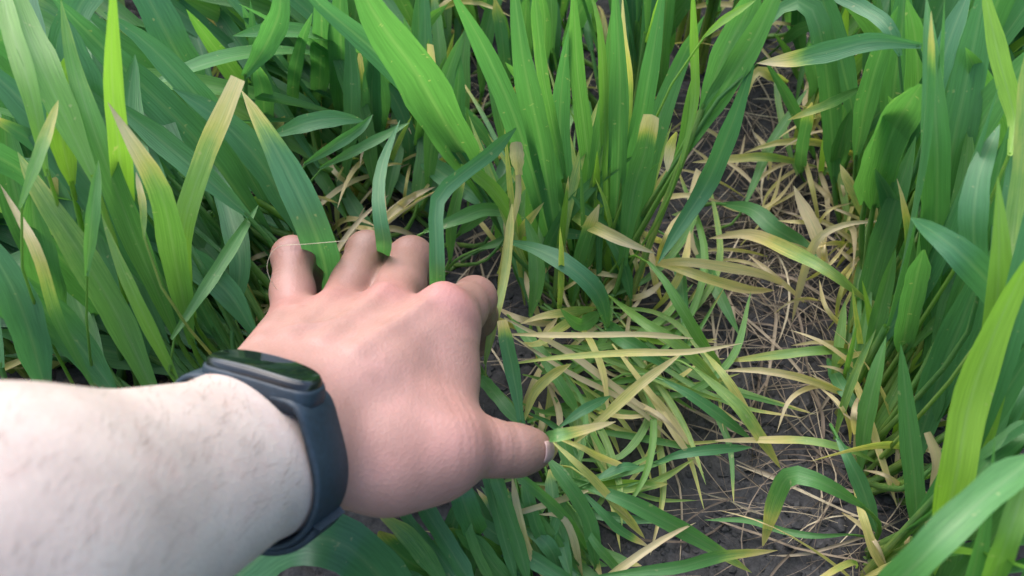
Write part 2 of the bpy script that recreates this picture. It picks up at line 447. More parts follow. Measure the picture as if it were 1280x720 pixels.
def smooth_step(t):
    t = np.clip(t, 0, 1); return t * t * (3 - 2 * t)
def surface(sdf, lo, hi, h, B=8):
    lo = np.asarray(lo); n = np.ceil((np.asarray(hi) - lo) / h / B).astype(int) * B
    nb = n // B
    bi = np.stack(np.meshgrid(*[np.arange(k) for k in nb], indexing='ij'), -1).reshape(-1, 3)
    cen = lo + (bi * B + B / 2) * h
    dc = sdf(cen)
    G = np.ones(n + 1, np.float32)
    rad = B * h * 0.95 * math.sqrt(3) / 2 * 1.25 + h
    for b, dv in zip(bi[dc < -rad], dc[dc < -rad]):
        s = b * B; G[s[0]:s[0] + B + 1, s[1]:s[1] + B + 1, s[2]:s[2] + B + 1] = -1
    act = bi[np.abs(dc) <= rad]
    off = np.stack(np.meshgrid(*[np.arange(B + 1)] * 3, indexing='ij'), -1).reshape(-1, 3)
    for i in range(0, len(act), 400):
        a = act[i:i + 400]
        I = (a[:, None, :] * B + off[None]).reshape(-1, 3)
        G[I[:, 0], I[:, 1], I[:, 2]] = sdf(lo + I * h)
    # naive surface nets
    S = G < 0
    c = [(x, y, z) for x in (0, 1) for y in (0, 1) for z in (0, 1)]
    sl = lambda A, o: A[o[0]:A.shape[0] - 1 + o[0], o[1]:A.shape[1] - 1 + o[1], o[2]:A.shape[2] - 1 + o[2]]
    cnt = sum(sl(S, o).astype(np.int8) for o in c)
    cells = np.argwhere((cnt > 0) & (cnt < 8))
    vid = np.full(cnt.shape, -1, np.int64); vid[tuple(cells.T)] = np.arange(len(cells))
    acc = np.zeros((len(cells), 3)); num = np.zeros(len(cells))
    for a in range(8):
        for b in range(a + 1, 8):
            ca, cb = np.array(c[a]), np.array(c[b])
            if np.abs(ca - cb).sum() != 1: continue
            va = G[tuple((cells + ca).T)]; vb = G[tuple((cells + cb).T)]
            k = (va < 0) != (vb < 0)
            t = np.where(k, va / np.where(np.abs(va - vb) < 1e-12, 1, va - vb), 0)
            acc += np.where(k[:, None], ca + t[:, None] * (cb - ca), 0); num += k
    V = lo + (cells + acc / num[:, None]) * h
    quads = []
    for ax in range(3):
        u, w = (ax + 1) % 3, (ax + 2) % 3
        A = np.moveaxis(S, ax, 0)
        ch = np.moveaxis(A[:-1] != A[1:], 0, ax)
        e = np.argwhere(ch)
        e = e[(e[:, u] > 0) & (e[:, w] > 0) & (e[:, u] < n[u]) & (e[:, w] < n[w])]
        du = np.zeros(3, int); du[u] = 1; dw = np.zeros(3, int); dw[w] = 1
        q = np.stack([vid[tuple((e - du - dw).T)], vid[tuple((e - dw).T)], vid[tuple(e.T)], vid[tuple((e - du).T)]], 1)
        inside = S[tuple(e.T)]
        q[~inside] = q[~inside][:, ::-1]
        quads.append(q)
    return V, np.vstack(quads)

_pts = np.array([WU, WR, *MCP.values(), *PIP.values(), TEND, TIP, FA_U, FA_R, ELB])
AV, AF = surface(arm_sdf, _pts.min(0) - np.array([.12, .26, .09]), _pts.max(0) + np.array([.03, .04, .23]), .0013)
# skin zones: pale forearm, tanned pink hand, redder knuckles, earth-stained fingers and thumb end
tW = (AV - (WU + WR) / 2) @ HF
tA = (AV - (WU + WR) / 2) @ unit((WU + WR) / 2 - (FA_U + FA_R) / 2)
tan = smooth_step((np.maximum(tW, tA) + .004) / .012)
red = np.zeros(len(AV)); dirt = np.zeros(len(AV))
for f, w in (('i', 1.0), ('m', .75), ('r', .5), ('p', .5)):
    red = np.maximum(red, w * np.exp(-(np.linalg.norm(AV - MCP[f] - HN * .010, axis=1) / .014) ** 2))
    red = np.maximum(red, .7 * np.exp(-(np.linalg.norm(AV - PIP[f], axis=1) / .014) ** 2))
    dirt = np.maximum(dirt, .95 * np.clip(((AV - PIP[f]) @ unit(DOWN + HF * .6) + .022) / .03, 0, 1) * (np.linalg.norm(AV - PIP[f], axis=1) < .045))
red = np.maximum(red, .6 * np.exp(-(np.linalg.norm(AV - TMCP, axis=1) / .02) ** 2))
tt = np.clip(((AV - TMCP) @ unit(TEND - TMCP)) / .045, 0, 1) * (np.linalg.norm(AV - TIP, axis=1) < .05)
dirt = np.maximum(dirt, .95 * tt)
arm_me = mesh_from('person', AV, AF, M_SKIN, True, {'tan': tan, 'red': red, 'dirt': dirt})
person = tag(link('person', arm_me), 'bare forearm and hand with spread fingers pressing down into the green crop', 'person')
sm = person.modifiers.new('smooth', 'SMOOTH'); sm.factor = 0.5; sm.iterations = 2

def march(o, d, maxd=.12):
    """distance from o (inside the arm) along d to the skin"""
    t = 0.0
    for _ in range(60):
        v = arm_sdf((o + d * t)[None])[0]
        t -= v * 0.8
        if abs(v) < 1e-5: break
        if t > maxd: break
    return t

# thumbnail: a thin curved plate on the back of the thumb's end
TD = unit(TEND - TIP)
NN = unit(TD * 0.62 + unit(CAMP - TEND) * 0.62 - UPV * 0.05)
NW = unit(np.cross(TD, NN)); NLn = unit(np.cross(NN, NW))
nv, nf = [], []
nc = TEND + TD * 0.001
for i in range(7):
    for j in range(7):
        a = (i / 6 - .5); b = (j / 6 - .5)
        wd = .0118 * (1 - .25 * max(0, a) ** 2 * 4)
        dr = unit(NN + NW * b * 1.25 + NLn * a * 1.15)
        t = march(nc, dr)
        nv.append(nc + dr * (t + .0007 - .0009 * (abs(2 * b) ** 4)))
for i in range(6):
    for j in range(6):
        nf.append([i * 7 + j, i * 7 + j + 1, i * 7 + j + 8, i * 7 + j + 7])
nme = mesh_from('thumbnail', np.array(nv), nf, M_NAIL)
nail = link('thumbnail', nme, person)
nail['label'] = 'pale thumbnail with dirt at its edge'
so = nail.modifiers.new('thick', 'SOLIDIFY'); so.thickness = .0007; so.offset = 0
ss = nail.modifiers.new('sub', 'SUBSURF'); ss.levels = 1; ss.render_levels = 1

# fine hairs on the forearm, lying towards the hand's little-finger side
_ff = np.asarray(AF)[RNG.choice(len(AF), 14000)]
_c = AV[_ff].mean(1)
_nr = np.cross(AV[_ff[:, 1]] - AV[_ff[:, 0]], AV[_ff[:, 2]] - AV[_ff[:, 0]]); _nr /= np.linalg.norm(_nr, axis=1)[:, None] + 1e-12
_along = (_c - (WU + WR) / 2) @ unit((WU + WR) / 2 - (FA_U + FA_R) / 2)
_sel = (_along < -.016) & (_along > -.22) & (_nr @ HN > -.1)
hv, hf = [], []
_ax = unit((WU + WR) / 2 - (FA_U + FA_R) / 2)
for c, nrm in list(zip(_c[_sel], _nr[_sel]))[:800]:
    d = unit(_ax * .7 + unit(WU - WR) * .5 + RNG.normal(0, .28, 3)); d = unit(d - nrm * (d @ nrm) + nrm * .16)
    L = RNG.uniform(.003, .008); sd_ = unit(np.cross(d, nrm)) * .00005
    p1 = c + d * L * .5 + nrm * .0004; p2 = c + d * L - nrm * .0002; k = len(hv)
    hv += [c - sd_, c + sd_, p1 - sd_ * .8, p1 + sd_ * .8, p2]
    hf += [[k, k + 1, k + 3, k + 2], [k + 2, k + 3, k + 4]]
M_HAIR = simple_mat('arm_hair', (0.10, 0.065, 0.045), 0.5, 0.4, 0.3, 200.0)
hair = link('arm_hair', mesh_from('arm_hair', np.array(hv), hf, M_HAIR), person); hair['kind'] = 'stuff'

# ------------------------------------------------------------------ fitness band round the wrist
AX = unit((WU + WR) / 2 - (FA_U + FA_R) / 2)
AX = unit(AX * 0.8 + HF * 0.2)
BC = (WU + WR) / 2 - AX * 0.002
e1 = unit(UPV - AX * (UPV @ AX)); e2 = unit(np.cross(AX, e1))
if e2 @ RIGHT < 0: e2 = -e2
NA = 96
def dirn(th): return e1 * math.cos(th) + e2 * math.sin(th)
th_s = np.linspace(0, 2 * math.pi, NA, endpoint=False)
rad = []
for th in th_s:
    rad.append(sum(march(BC + AX * o, dirn(th)) for o in (-.007, 0, .004)) / 3)
rad = np.array(rad)
for _ in range(6): rad = np.maximum(rad, (np.roll(rad, 1) + np.roll(rad, -1)) / 2)
# tracker capsule sits at angle TH0; flatten the loop there
TH0 = math.radians(12)
tn = dirn(TH0); tt_ = dirn(TH0 + math.pi / 2)
loop2 = np.stack([rad * np.cos(th_s - TH0), rad * np.sin(th_s - TH0)], 1)     # x along the tracker normal, y along its length
flat = loop2[:, 0][np.abs(loop2[:, 1]) < .018].max() - .0066
TRK = BC + tn * (flat + .0008)
def hull(P):
    P = sorted(map(tuple, P)); H = []
    for seq in (P, P[::-1]):
        c = []
        for p in seq:
            while len(c) > 1 and (c[-1][0] - c[-2][0]) * (p[1] - c[-2][1]) - (c[-1][1] - c[-2][1]) * (p[0] - c[-2][0]) <= 0: c.pop()
            c.append(p)
        H += c[:-1]
    return np.array(H)
keep = loop2[~((loop2[:, 0] > 0) & (np.abs(loop2[:, 1]) < .024))]
H = hull(np.vstack([keep, [[flat + .001, -.0195], [flat + .001, .0195]]]))
H = np.vstack([H, H[:1]])
sl_ = np.concatenate([[0], np.cumsum(np.linalg.norm(np.diff(H, axis=0), axis=1))])
uu = np.linspace(0, sl_[-1], NA, endpoint=False)
loop2 = np.stack([np.interp(uu, sl_, H[:, k]) for k in (0, 1)], 1)
for _ in range(5): loop2 = loop2 * .5 + (np.roll(loop2, 1, 0) + np.roll(loop2, -1, 0)) * .25
def sweep(inner, outer, halfw, nseg_round=2):
    prof = [(inner, -halfw), (inner, halfw), (outer - .0006, halfw), (outer, halfw - .0012), (outer + .0002, 0), (outer, -halfw + .0012), (outer - .0006, -halfw)]
    V = []; m = len(prof)
    nrm = []
    for i in range(NA):
        t = loop2[(i + 1) % NA] - loop2[i - 1]; t /= np.linalg.norm(t) + 1e-9
        nrm.append(np.array([t[1], -t[0]]))
    for i in range(NA):
        c = loop2[i]; n = nrm[i]
        if n @ c < 0: n = -n
        for (r, w) in prof:
            p = c + n * r
            V.append(BC + tn * p[0] + tt_ * p[1] + AX * w)
    F = []
    for i in range(NA):
        for j in range(m):
            F.append([i * m + j, i * m + (j + 1) % m, ((i + 1) % NA) * m + (j + 1) % m, ((i + 1) % NA) * m + j])
    return np.array(V), F
band = link('fitness_band', None, loc=BC)
tag(band, 'dark blue silicone fitness band with black tracker worn round the wrist', 'wristband')
def bpart(name, V, F, mat, parent=None, bevel=0, label=None, smooth=True):
    V = np.asarray(V) - BC
    o = link(name, mesh_from(name, V, F, mat, smooth), parent or band)
    if bevel:
        bv = o.modifiers.new('bevel', 'BEVEL'); bv.width = bevel; bv.segments = 3; bv.limit_method = 'ANGLE'; bv.angle_limit = math.radians(35)
    if label: o['label'] = label
    return o
V, F = sweep(.0003, .0026, .0098)
bpart('strap', V, F, M_STRAP)
def pill(cen, L, W, z0, z1, taper=1.0, n=28, power=2.6):
    """stadium-like block: length along tt_, width along AX, height along tn"""
    V = []; F = []
    rings = [(z0, 1.0), (z0 * .4 + z1 * .6, 1.0), (z1 - (z1 - z0) * .12, (1 + taper) / 2), (z1, taper)]
    for (z, s) in rings:
        for i in range(n):
            a = 2 * math.pi * i / n
            ca, sa = math.cos(a), math.sin(a)
            u = math.copysign(abs(ca) ** (2 / power), ca) * (L / 2 - (1 - s) * W * .4); w = math.copysign(abs(sa) ** (2 / power), sa) * W / 2 * s
            curve = -.0016 * (2 * u / L) ** 2
            V.append(cen + tt_ * u + AX * w + tn * (z + curve))
    m = len(rings)
    for r in range(m - 1):
        for i in range(n):
            F.append([r * n + i, r * n + (i + 1) % n, (r + 1) * n + (i + 1) % n, (r + 1) * n + i])
    F.append(list(range((m - 1) * n, m * n))); F.append(list(range(n))[::-1])
    return np.array(V), F
V, F = pill(TRK, .0450, .0200, -.002, .0064, .93, 32, 3.4)
cradle = bpart('cradle', V, F, M_STRAP)
V, F = pill(TRK, .0430, .0178, .004, .0090, .90, 32, 3.2)
trk = bpart('tracker', V, F, M_CASE, label='black tracker capsule set into the strap')
V, F = pill(TRK, .0415, .0162, .0086, .0096, .90, 32, 3.2)
o = link('screen', mesh_from('screen', np.asarray(V) - BC, F, M_GLASS), trk)
# the free strap end and its button under the wrist
kb = int(np.argmin(np.abs(np.angle(np.exp(1j * (np.arctan2(loop2[:, 1], loop2[:, 0]) - math.radians(150)))))))
V = []; F = []
pr = [(.0028, -.0082), (.0028, .0082), (.0050, .0076), (.0050, -.0076)]
seg = range(kb - 9, kb + 14)
for q, i in enumerate(seg):
    c = loop2[i % NA]; t = loop2[(i + 1) % NA] - loop2[(i - 1) % NA]; t /= np.linalg.norm(t); n = np.array([t[1], -t[0]])
    if n @ c < 0: n = -n
    s = min(1, math.sqrt(max(0.02, 1 - max(0, (q - 17) / 5) ** 2)))
    for (r, w) in pr:
        p = c + n * r
        V.append(BC + tn * p[0] + tt_ * p[1] + AX * w * s)
ns = len(list(seg))
for i in range(ns - 1):
    for j in range(4):
        F.append([i * 4 + j, i * 4 + (j + 1) % 4, i * 4 + 4 + (j + 1) % 4, i * 4 + 4 + j])
F.append([0, 1, 2, 3]); F.append([ns * 4 - 1, ns * 4 - 2, ns * 4 - 3, ns * 4 - 4])
bpart('strap_end', V, F, M_STRAP, bevel=.0005)
# ------------------------------------------------------------------ cereal crop
def smooth01(t): 
    t = np.clip(t, 0, 1); return t * t * (3 - 2 * t)
PROF_T = np.array([0, .06, .18, .35, .55, .72, .86, .95, 1.0])
PROF_W = np.array([.24, .36, .62, .93, 1.0, .86, .56, .26, .02])
CROSS = np.array([-1, -.55, 0, .55, 1.0])
def blade(ctrl, width, y0=0., y1=0., ts=.6, lr=.4, normal=None, roll=0., twist=0., fold=.22, n=15, blunt=False, even=False, wob=.0):
    """a leaf blade along ctrl; returns verts, faces, attributes"""
    P = catmull(ctrl, n)
    T = np.gradient(P, axis=0); T /= np.linalg.norm(T, axis=1)[:, None] + 1e-9
    t = np.linspace(0, 1, n)
    pw = np.interp(t, PROF_T, PROF_W)
    if blunt: pw = np.maximum(np.interp(t * .80, PROF_T, PROF_W), .5)
    if even: pw = np.minimum(1, np.minimum(.28 + 4 * t, .12 + 6 * (1 - t)))
    w = width * .5 * pw
    if normal is None: N0 = CAMP - P
    else: N0 = np.broadcast_to(np.asarray(normal, float), P.shape)
    N0 = N0 - T * np.sum(N0 * T, 1)[:, None]
    N0 /= np.linalg.norm(N0, axis=1)[:, None] + 1e-9
    B0 = np.cross(T, N0)
    a = roll + twist * (t - .3)
    N = N0 * np.cos(a)[:, None] + B0 * np.sin(a)[:, None]
    B = np.cross(T, N)
    V = []
    for s in CROSS:
        k = (np.abs(s) ** 1.3) * (fold + .35 * np.clip(1 - t / .2, 0, 1))
        ed = 1 + wob * np.sin(t * 23 + s * 3 + lr * 40)
        V.append(P + B * (w * s * ed)[:, None] + N * (w * k)[:, None])
    V = np.stack(V, 1).reshape(-1, 3); m = len(CROSS)
    F = [[i * m + j, i * m + j + 1, (i + 1) * m + j + 1, (i + 1) * m + j] for i in range(n - 1) for j in range(m - 1)]
    yl = y0 + (y1 - y0) * smooth01((t - ts) / max(1e-3, 1 - ts))
    yv = np.repeat(yl, m) + np.tile(np.abs(CROSS) ** 2, n) * .10 * np.repeat(smooth01(t), m)
    at = {'yel': yv, 'lt': np.repeat(t, m), 'ls': np.tile(CROSS, n), 'lr': np.full(n * m, lr)}
    return V, F, at
def tube(ctrl, r0, r1, y0=.2, y1=0., lr=.5, n=7, k=6, cap=False):
    P = catmull(ctrl, n)
    T = np.gradient(P, axis=0); T /= np.linalg.norm(T, axis=1)[:, None] + 1e-9
    ref = np.array([1.0, .2, .1]); A = np.cross(T, ref); A /= np.linalg.norm(A, axis=1)[:, None]; B = np.cross(T, A)
    t = np.linspace(0, 1, n); r = r0 + (r1 - r0) * t
    an = np.linspace(0, 2 * math.pi, k, endpoint=False)
    V = (P[:, None, :] + A[:, None, :] * (r[:, None] * np.cos(an))[..., None] + B[:, None, :] * (r[:, None] * np.sin(an))[..., None]).reshape(-1, 3)
    F = [[i * k + j, i * k + (j + 1) % k, (i + 1) * k + (j + 1) % k, (i + 1) * k + j] for i in range(n - 1) for j in range(k)]
    if cap: F.append([(n - 1) * k + j for j in range(k)])
    yl = y0 + (y1 - y0) * t
    at = {'yel': np.repeat(yl, k), 'lt': np.repeat(t, k), 'ls': np.tile(np.cos(an) * .7 + .25, n), 'lr': np.full(n * k, lr)}
    return V, F, at

class Mass:                                            # many small pieces joined into one mesh
    def __init__(s): s.V = []; s.F = []; s.A = {}; s.n = 0
    def add(s, V, F, at):
        s.V.append(V); s.F += [[i + s.n for i in f] for f in F]; s.n += len(V)
        for k, a in at.items(): s.A.setdefault(k, []).append(a)
    def build(s, name, mat, parent=None):
        me = mesh_from(name, np.vstack(s.V), s.F, mat, True, {k: np.concatenate(a) for k, a in s.A.items()})
        return link(name, me, parent)

def piece(name, geo, root, base, mat=None):
    V, F, at = geo
    if root in STATS: STATS[root][name].append((float(at['lr'][0]), float(at['yel'].max()), float(np.ptp(V[:, 2]))))
    return link(name, mesh_from(name, V - base, F, mat or M_LEAF, True, at), root)

PLANTS = {}
SEGS = {
 'A': [(.22, 'flattened under the forearm and wristband'), (.32, 'bent over beside the wristband'), (.42, 'under the palm and fingers'), (.58, 'leaning just beyond the fingertips'), (9, 'in the row beyond the fingertips')],
 'B': [(.16, 'below the thumb, squashed towards the palm'), (.27, 'beside the thumb, spread over bare soil'), (.36, 'upright beside the bent index finger'), (.47, 'between middle finger and soil strip'), (9, 'beside the soil strip beyond the hand')],
 'C': [(.20, 'over the soil strip from the thumb'), (.32, 'over the soil strip from the forefinger'), (.46, 'across the straw-covered soil strip'), (9, 'where the far row closes the strip')],
 'D': [(9, 'in the second row beyond the soil strip')],
 'E': [(.36, 'leaning away behind the forearm'), (.52, 'leaning over one row behind the fingers'), (9, 'farther on behind the pressed row')],
 'F': [(9, 'two rows behind the pressed row')]}
GRP = {'A': 'cereal plants pressed down by the hand', 'B': 'cereal plants between hand and soil strip', 'C': 'cereal plants across the soil strip', 'D': 'cereal plants of the second row beyond', 'E': 'cereal plants leaning away behind the arm', 'F': 'cereal plants two rows behind'}
def row_of(p):
    n = p[0] * ROWN[0] + p[1] * ROWN[1]
    return min(ROWS, key=lambda k: abs(ROWS[k] - n))
def row_point(row, s):
    p = ROWN * ROWS[row] + ROWU * s
    return np.array([p[0], p[1], soil_z(p[0], p[1]) - .002])
STATS = {}
def new_plant(row, base):
    root = link('cereal_plant', None, loc=base)
    root.empty_display_size = .02
    q = float(base[:2] @ ROWU)
    tag(root, None, 'cereal plant', GRP[row])
    STATS[root] = {'row': row, 'q': q, 'leaf': [], 'dry_leaf': [], 'stem': []}
    return root

# ---- leaves traced one by one: (row, [(px, py, z) from base to tip], width px, yellow base, yellow tip, start, hue, options)
TR = [
 # upright centre clump
 ('B', [(700,335,.03),(680,200,.11),(655,80,.19),(640,-40,.24)], 36, 0,0,.6,.35),
 ('B', [(707,225,.09),(690,150,.13),(677,80,.17),(668,-20,.22)], 15, .12,.05,.3,.55,'even'),
 ('B', [(695,330,.02),(655,180,.12),(610,70,.18),(560,-20,.23)], 34, 0,0,.6,.30),
 ('B', [(640,300,.03),(600,225,.07),(560,160,.12),(520,90,.18),(470,20,.23),(430,-60,.265)], 62, 0,0,.6,.42),
 ('B', [(600,235,.07),(545,150,.12),(480,75,.17),(400,5,.21),(370,-30,.23)], 30, 0,0,.6,.05),
 ('B', [(765,330,.03),(772,220,.1),(775,100,.17),(768,-30,.23)], 27, 0,0,.6,.38),
 ('B', [(772,340,.03),(793,200,.11),(812,90,.17),(832,-30,.22)], 28, 0,0,.6,.30),
 ('B', [(745,340,.03),(735,200,.1),(722,90,.16),(716,-30,.22)], 22, .05,.05,.6,.62),
 ('B', [(775,240,.09),(787,120,.15),(780,40,.19),(778,-10,.21)], 10, .25,.7,.3,.7),
 ('B', [(760,300,.05),(752,60,.18),(733,-20,.21)], 14, 0,.1,.6,.8),
 ('B', [(785,340,.03),(815,180,.11),(850,80,.15),(880,20,.18)], 28, 0,0,.6,.4),
 ('B', [(740,330,.03),(742,230,.09),(758,120,.15),(765,10,.20)], 20, .05,.0,.6,.55),
 ('B', [(715,320,.03),(706,240,.08),(700,140,.13),(712,30,.19)], 24, 0,.0,.6,.2),
 ('B', [(878,135,.15),(905,70,.18),(930,20,.20),(955,-40,.225)], 36, 0,0,.6,.5),
 ('B', [(855,195,.12),(900,120,.16),(945,45,.2),(985,-40,.235)], 33, 0,0,.6,.55),
 ('B', [(940,80,.185),(915,155,.15),(882,232,.11),(845,290,.09),(822,330,.08)], 25, 0,.05,.6,.1),
 ('B', [(850,210,.12),(868,130,.15),(868,60,.18),(866,-20,.22)], 12, 0,0,.6,.85),
 ('B', [(878,48,.2),(905,25,.21),(945,0,.22)], 10, 0,.2,.6,.95),
 ('B', [(830,250,.08),(852,180,.11),(862,120,.14),(872,80,.16)], 12, .1,.1,.6,.7),
 # stubs
 ('B', [(778,330,.055),(792,240,.105),(806,190,.135),(815,143,.16)], 27, .0,.78,.78,.5,'blunt'),
 ('A', [(560,200,.05),(545,120,.1),(538,55,.14)], 11, .15,.85,.6,.5,'blunt'),
 ('B', [(622,375,.03),(634,300,.07),(648,245,.10),(645,182,.13)], 8, .5,.95,.2,.5,'even'),
 ('B', [(649,218,.115),(647,200,.123),(645,177,.133)], 18, .6,.95,.2,.7,'blunt'),
 ('B', [(846,165,.14),(838,185,.13),(834,215,.12)], 13, .5,.8,.2,.5),
 ('B', [(846,165,.11),(838,185,.10),(834,215,.09)], 13, .5,.8,.2,.5),
 # round the hand
 ('B', [(546,366,.095),(546,348,.128),(545,300,.143),(546,250,.152),(572,222,.152),(610,193,.148),(645,160,.14)], 19, 0,0,.6,.12,'even'),
 ('A', [(474,350,.05),(478,326,.09),(480,300,.134),(473,255,.145),(478,205,.15),(500,150,.15)], 19, 0,.05,.6,.12),
 ('A', [(400,378,.05),(408,345,.09),(392,285,.14),(365,225,.16),(330,160,.175),(302,113,.185)], 46, 0,.55,.75,.03),
 ('A', [(240,395,.09),(228,300,.15),(253,205,.18),(280,140,.2),(298,98,.21)], 27, .1,.62,.55,.9,'blunt'),
 ('A', [(240,430,.08),(222,340,.14),(203,245,.19),(172,188,.21),(135,128,.225)], 36, .08,.95,.68,.75),
 ('A', [(165,330,.10),(150,200,.19),(140,100,.23),(141,-40,.275)], 30, 0,0,.6,.93),
 ('A', [(225,430,.08),(170,300,.15),(120,170,.2),(92,80,.22),(76,0,.24)], 34, 0,.2,.6,.66),
 ('E', [(25,260,.2),(45,205,.21),(73,125,.22)], 15, .15,.45,.3,.7),
 ('A', [(250,420,.06),(150,270,.15),(60,160,.19),(-40,60,.22)], 60, 0,0,.6,.02),
 ('A', [(340,300,.06),(250,180,.14),(150,80,.18),(60,-10,.22)], 46, 0,0,.6,.06),
 ('A', [(335,260,.08),(270,150,.14),(190,60,.18),(130,15,.2)], 36, 0,0,.6,.15),
 ('A', [(380,300,.07),(330,210,.12),(275,150,.15),(215,110,.17)], 40, 0,0,.6,.1),
 ('A', [(270,420,.07),(205,300,.13),(130,190,.18),(90,100,.21)], 38, 0,0,.6,.25),
 ('E', [(205,520,.07),(150,400,.12),(90,300,.16),(50,240,.18),(22,190,.19)], 38, .08,.26,.4,.7),
 ('E', [(120,490,.10),(72,400,.14),(45,315,.17),(0,230,.18)], 16, .05,.95,.25,.5),
 ('A', [(228,490,.09),(190,415,.13),(155,340,.16),(127,270,.18)], 18, .08,.25,.5,.8),
 ('A', [(214,424,.12),(262,352,.125),(323,256,.12)], 17, .1,.05,.1,.55),
 ('E', [(108,345,.17),(115,270,.19),(123,200,.2)], 17, 0,.15,.6,.6),
 ('A', [(180,300,.17),(178,255,.18),(170,215,.185)], 9, .3,.75,.3,.6),
 ('E', [(60,500,.10),(25,380,.15),(-30,280,.18)], 44, 0,0,.6,.1),
 ('E', [(150,500,.09),(90,420,.12),(20,360,.15),(-50,330,.17)], 46, .05,.1,.6,.3),
 ('E', [(120,230,.19),(60,100,.22),(30,30,.23),(10,-40,.24)], 40, 0,0,.6,.75),
 ('E', [(60,220,.19),(40,120,.22),(10,20,.235),(0,-40,.24)], 24, .05,.2,.6,.8),
 ('A', [(290,400,.09),(300,330,.11),(285,260,.12),(262,200,.13)], 30, 0,0,.6,.15),
 ('A', [(320,420,.09),(280,360,.115),(215,310,.13),(160,290,.14)], 36, 0,0,.6,.12),
 # middle back, between the rows
 ('A', [(340,170,.12),(380,155,.13),(420,148,.13),(455,151,.125)], 22, 0,.05,.6,.2),
 ('A', [(380,205,.11),(420,180,.12),(450,160,.12),(466,143,.12)], 14, 0,.05,.6,.3),
 ('A', [(400,210,.10),(450,185,.11),(512,153,.11)], 13, 0,.1,.6,.4),
 ('A', [(395,150,.05),(400,90,.10),(402,20,.15),(398,-40,.18)], 28, 0,0,.6,.25),
 ('A', [(430,180,.04),(428,100,.10),(425,20,.15),(428,-40,.18)], 34, 0,0,.6,.35),
 ('A', [(470,180,.04),(482,120,.08),(505,95,.10),(530,60,.12)], 22, .08,.1,.6,.6),
 ('A', [(305,95,.14),(330,60,.16),(350,10,.19),(345,-40,.21)], 32, 0,0,.6,.25),
 ('A', [(382,150,.06),(370,100,.09),(360,60,.11)], 9, .12,.1,.6,.7,'even'),
 ('A', [(520,190,.05),(550,215,.06),(590,240,.06),(632,268,.05)], 28, 0,.05,.6,.15),
 ('A', [(530,290,.07),(570,275,.075),(610,262,.07),(655,272,.06)], 18, .0,.2,.5,.5),
 # low centre
 ('B', [(640,303,.075),(672,312,.085),(712,333,.085),(748,368,.07),(761,412,.035)], 24, .02,.1,.6,.08),
 ('B', [(708,265,.06),(745,284,.085),(785,303,.085),(820,317,.08)], 17, .30,.85,.3,.8),
 ('B', [(622,342,.03),(652,288,.06),(680,253,.08)], 12, .4,.5,.3,.8),
 ('B', [(755,365,.02),(775,312,.045),(807,252,.07)], 10, .55,.62,.3,.8,'even'),
 ('B', [(606,455,.05),(618,400,.07),(632,340,.08),(640,255,.10)], 11, .35,.45,.3,.7,'even'),
 ('B', [(810,327,.07),(830,350,.07),(853,387,.06),(877,427,.04),(905,462,.015)], 15, .08,.25,.6,.72),
 ('B', [(765,372,.05),(805,403,.06),(848,431,.055),(878,458,.04),(908,492,.02)], 15, .22,.3,.3,.8),
 ('B', [(636,418,.07),(720,419,.075),(800,418,.07),(866,423,.06)], 7, .72,.8,.3,.6,'even'),
 ('B', [(640,455,.07),(700,447,.08),(790,441,.08),(860,440,.075),(928,429,.07)], 9, .40,.8,.3,.6),
 ('B', [(716,555,.05),(758,518,.06),(800,480,.065),(853,441,.07)], 13, .52,.6,.3,.8),
 ('A', [(676,546,.08),(694,545,.122),(722,539,.118),(770,527,.105)], 15, .02,.75,.35,.4),
 ('B', [(697,548,.08),(725,558,.085),(750,571,.075),(790,586,.05)], 9, .48,.85,.4,.8),
 ('B', [(690,552,.08),(718,577,.08),(742,600,.07),(790,652,.04)], 11, .42,.55,.3,.8),
 ('B', [(630,397,.075),(710,440,.06),(777,490,.045),(840,535,.03)], 9, .85,.9,.3,.5),
 ('B', [(640,420,.065),(712,466,.055),(790,506,.04),(850,560,.02)], 7, .88,.8,.3,.5),
 ('B', [(655,525,.05),(668,490,.06),(690,468,.065),(714,455,.06)], 13, .42,.5,.3,.8),
 ('B', [(765,430,.05),(790,462,.05),(818,500,.04),(845,545,.03),(880,592,.012)], 9, .55,.75,.3,.8),
 ('B', [(780,450,.045),(812,490,.045),(838,520,.035),(872,572,.02)], 8, .6,.8,.3,.8),
 ('B', [(700,533,.06),(730,512,.065),(763,495,.06)], 13, 0,.05,.6,.15),
 ('A', [(652,530,.07),(643,475,.085),(634,430,.098),(628,400,.105)], 20, .0,.6,.75,.12,'blunt'),
 ('B', [(640,400,.05),(675,440,.055),(700,480,.05),(725,520,.035)], 14, .05,.1,.6,.6,'even'),
 ('B', [(600,470,.06),(625,500,.065),(650,530,.06)], 16, .05,.1,.6,.5,'even'),
 ('B', [(720,400,.05),(740,430,.06),(755,470,.055),(760,520,.04)], 9, .45,.6,.3,.7),
 ('B', [(730,390,.04),(700,410,.06),(672,430,.065),(650,428,.06)], 13, .35,.45,.3,.8),
 ('B', [(745,385,.03),(710,390,.055),(675,396,.06),(650,405,.055)], 12, .3,.6,.4,.8),
 ('B', [(755,400,.03),(775,420,.05),(800,436,.05),(840,462,.04)], 20, 0,.05,.6,.35),
 ('B', [(750,390,.03),(728,405,.06),(715,400,.07),(700,385,.08)], 20, .05,.1,.6,.6),
 # soil strip
 ('B', [(800,332,.03),(845,327,.05),(890,331,.05),(953,343,.035),(990,362,.015)], 13, .62,.8,.3,.6),
 ('B', [(805,325,.03),(850,337,.045),(892,351,.04),(935,362,.025),(968,363,.01)], 13, .5,.68,.3,.7),
 ('B', [(865,290,.01),(885,340,.02),(905,380,.02),(925,420,.012)], 17, .0,.1,.6,.45),
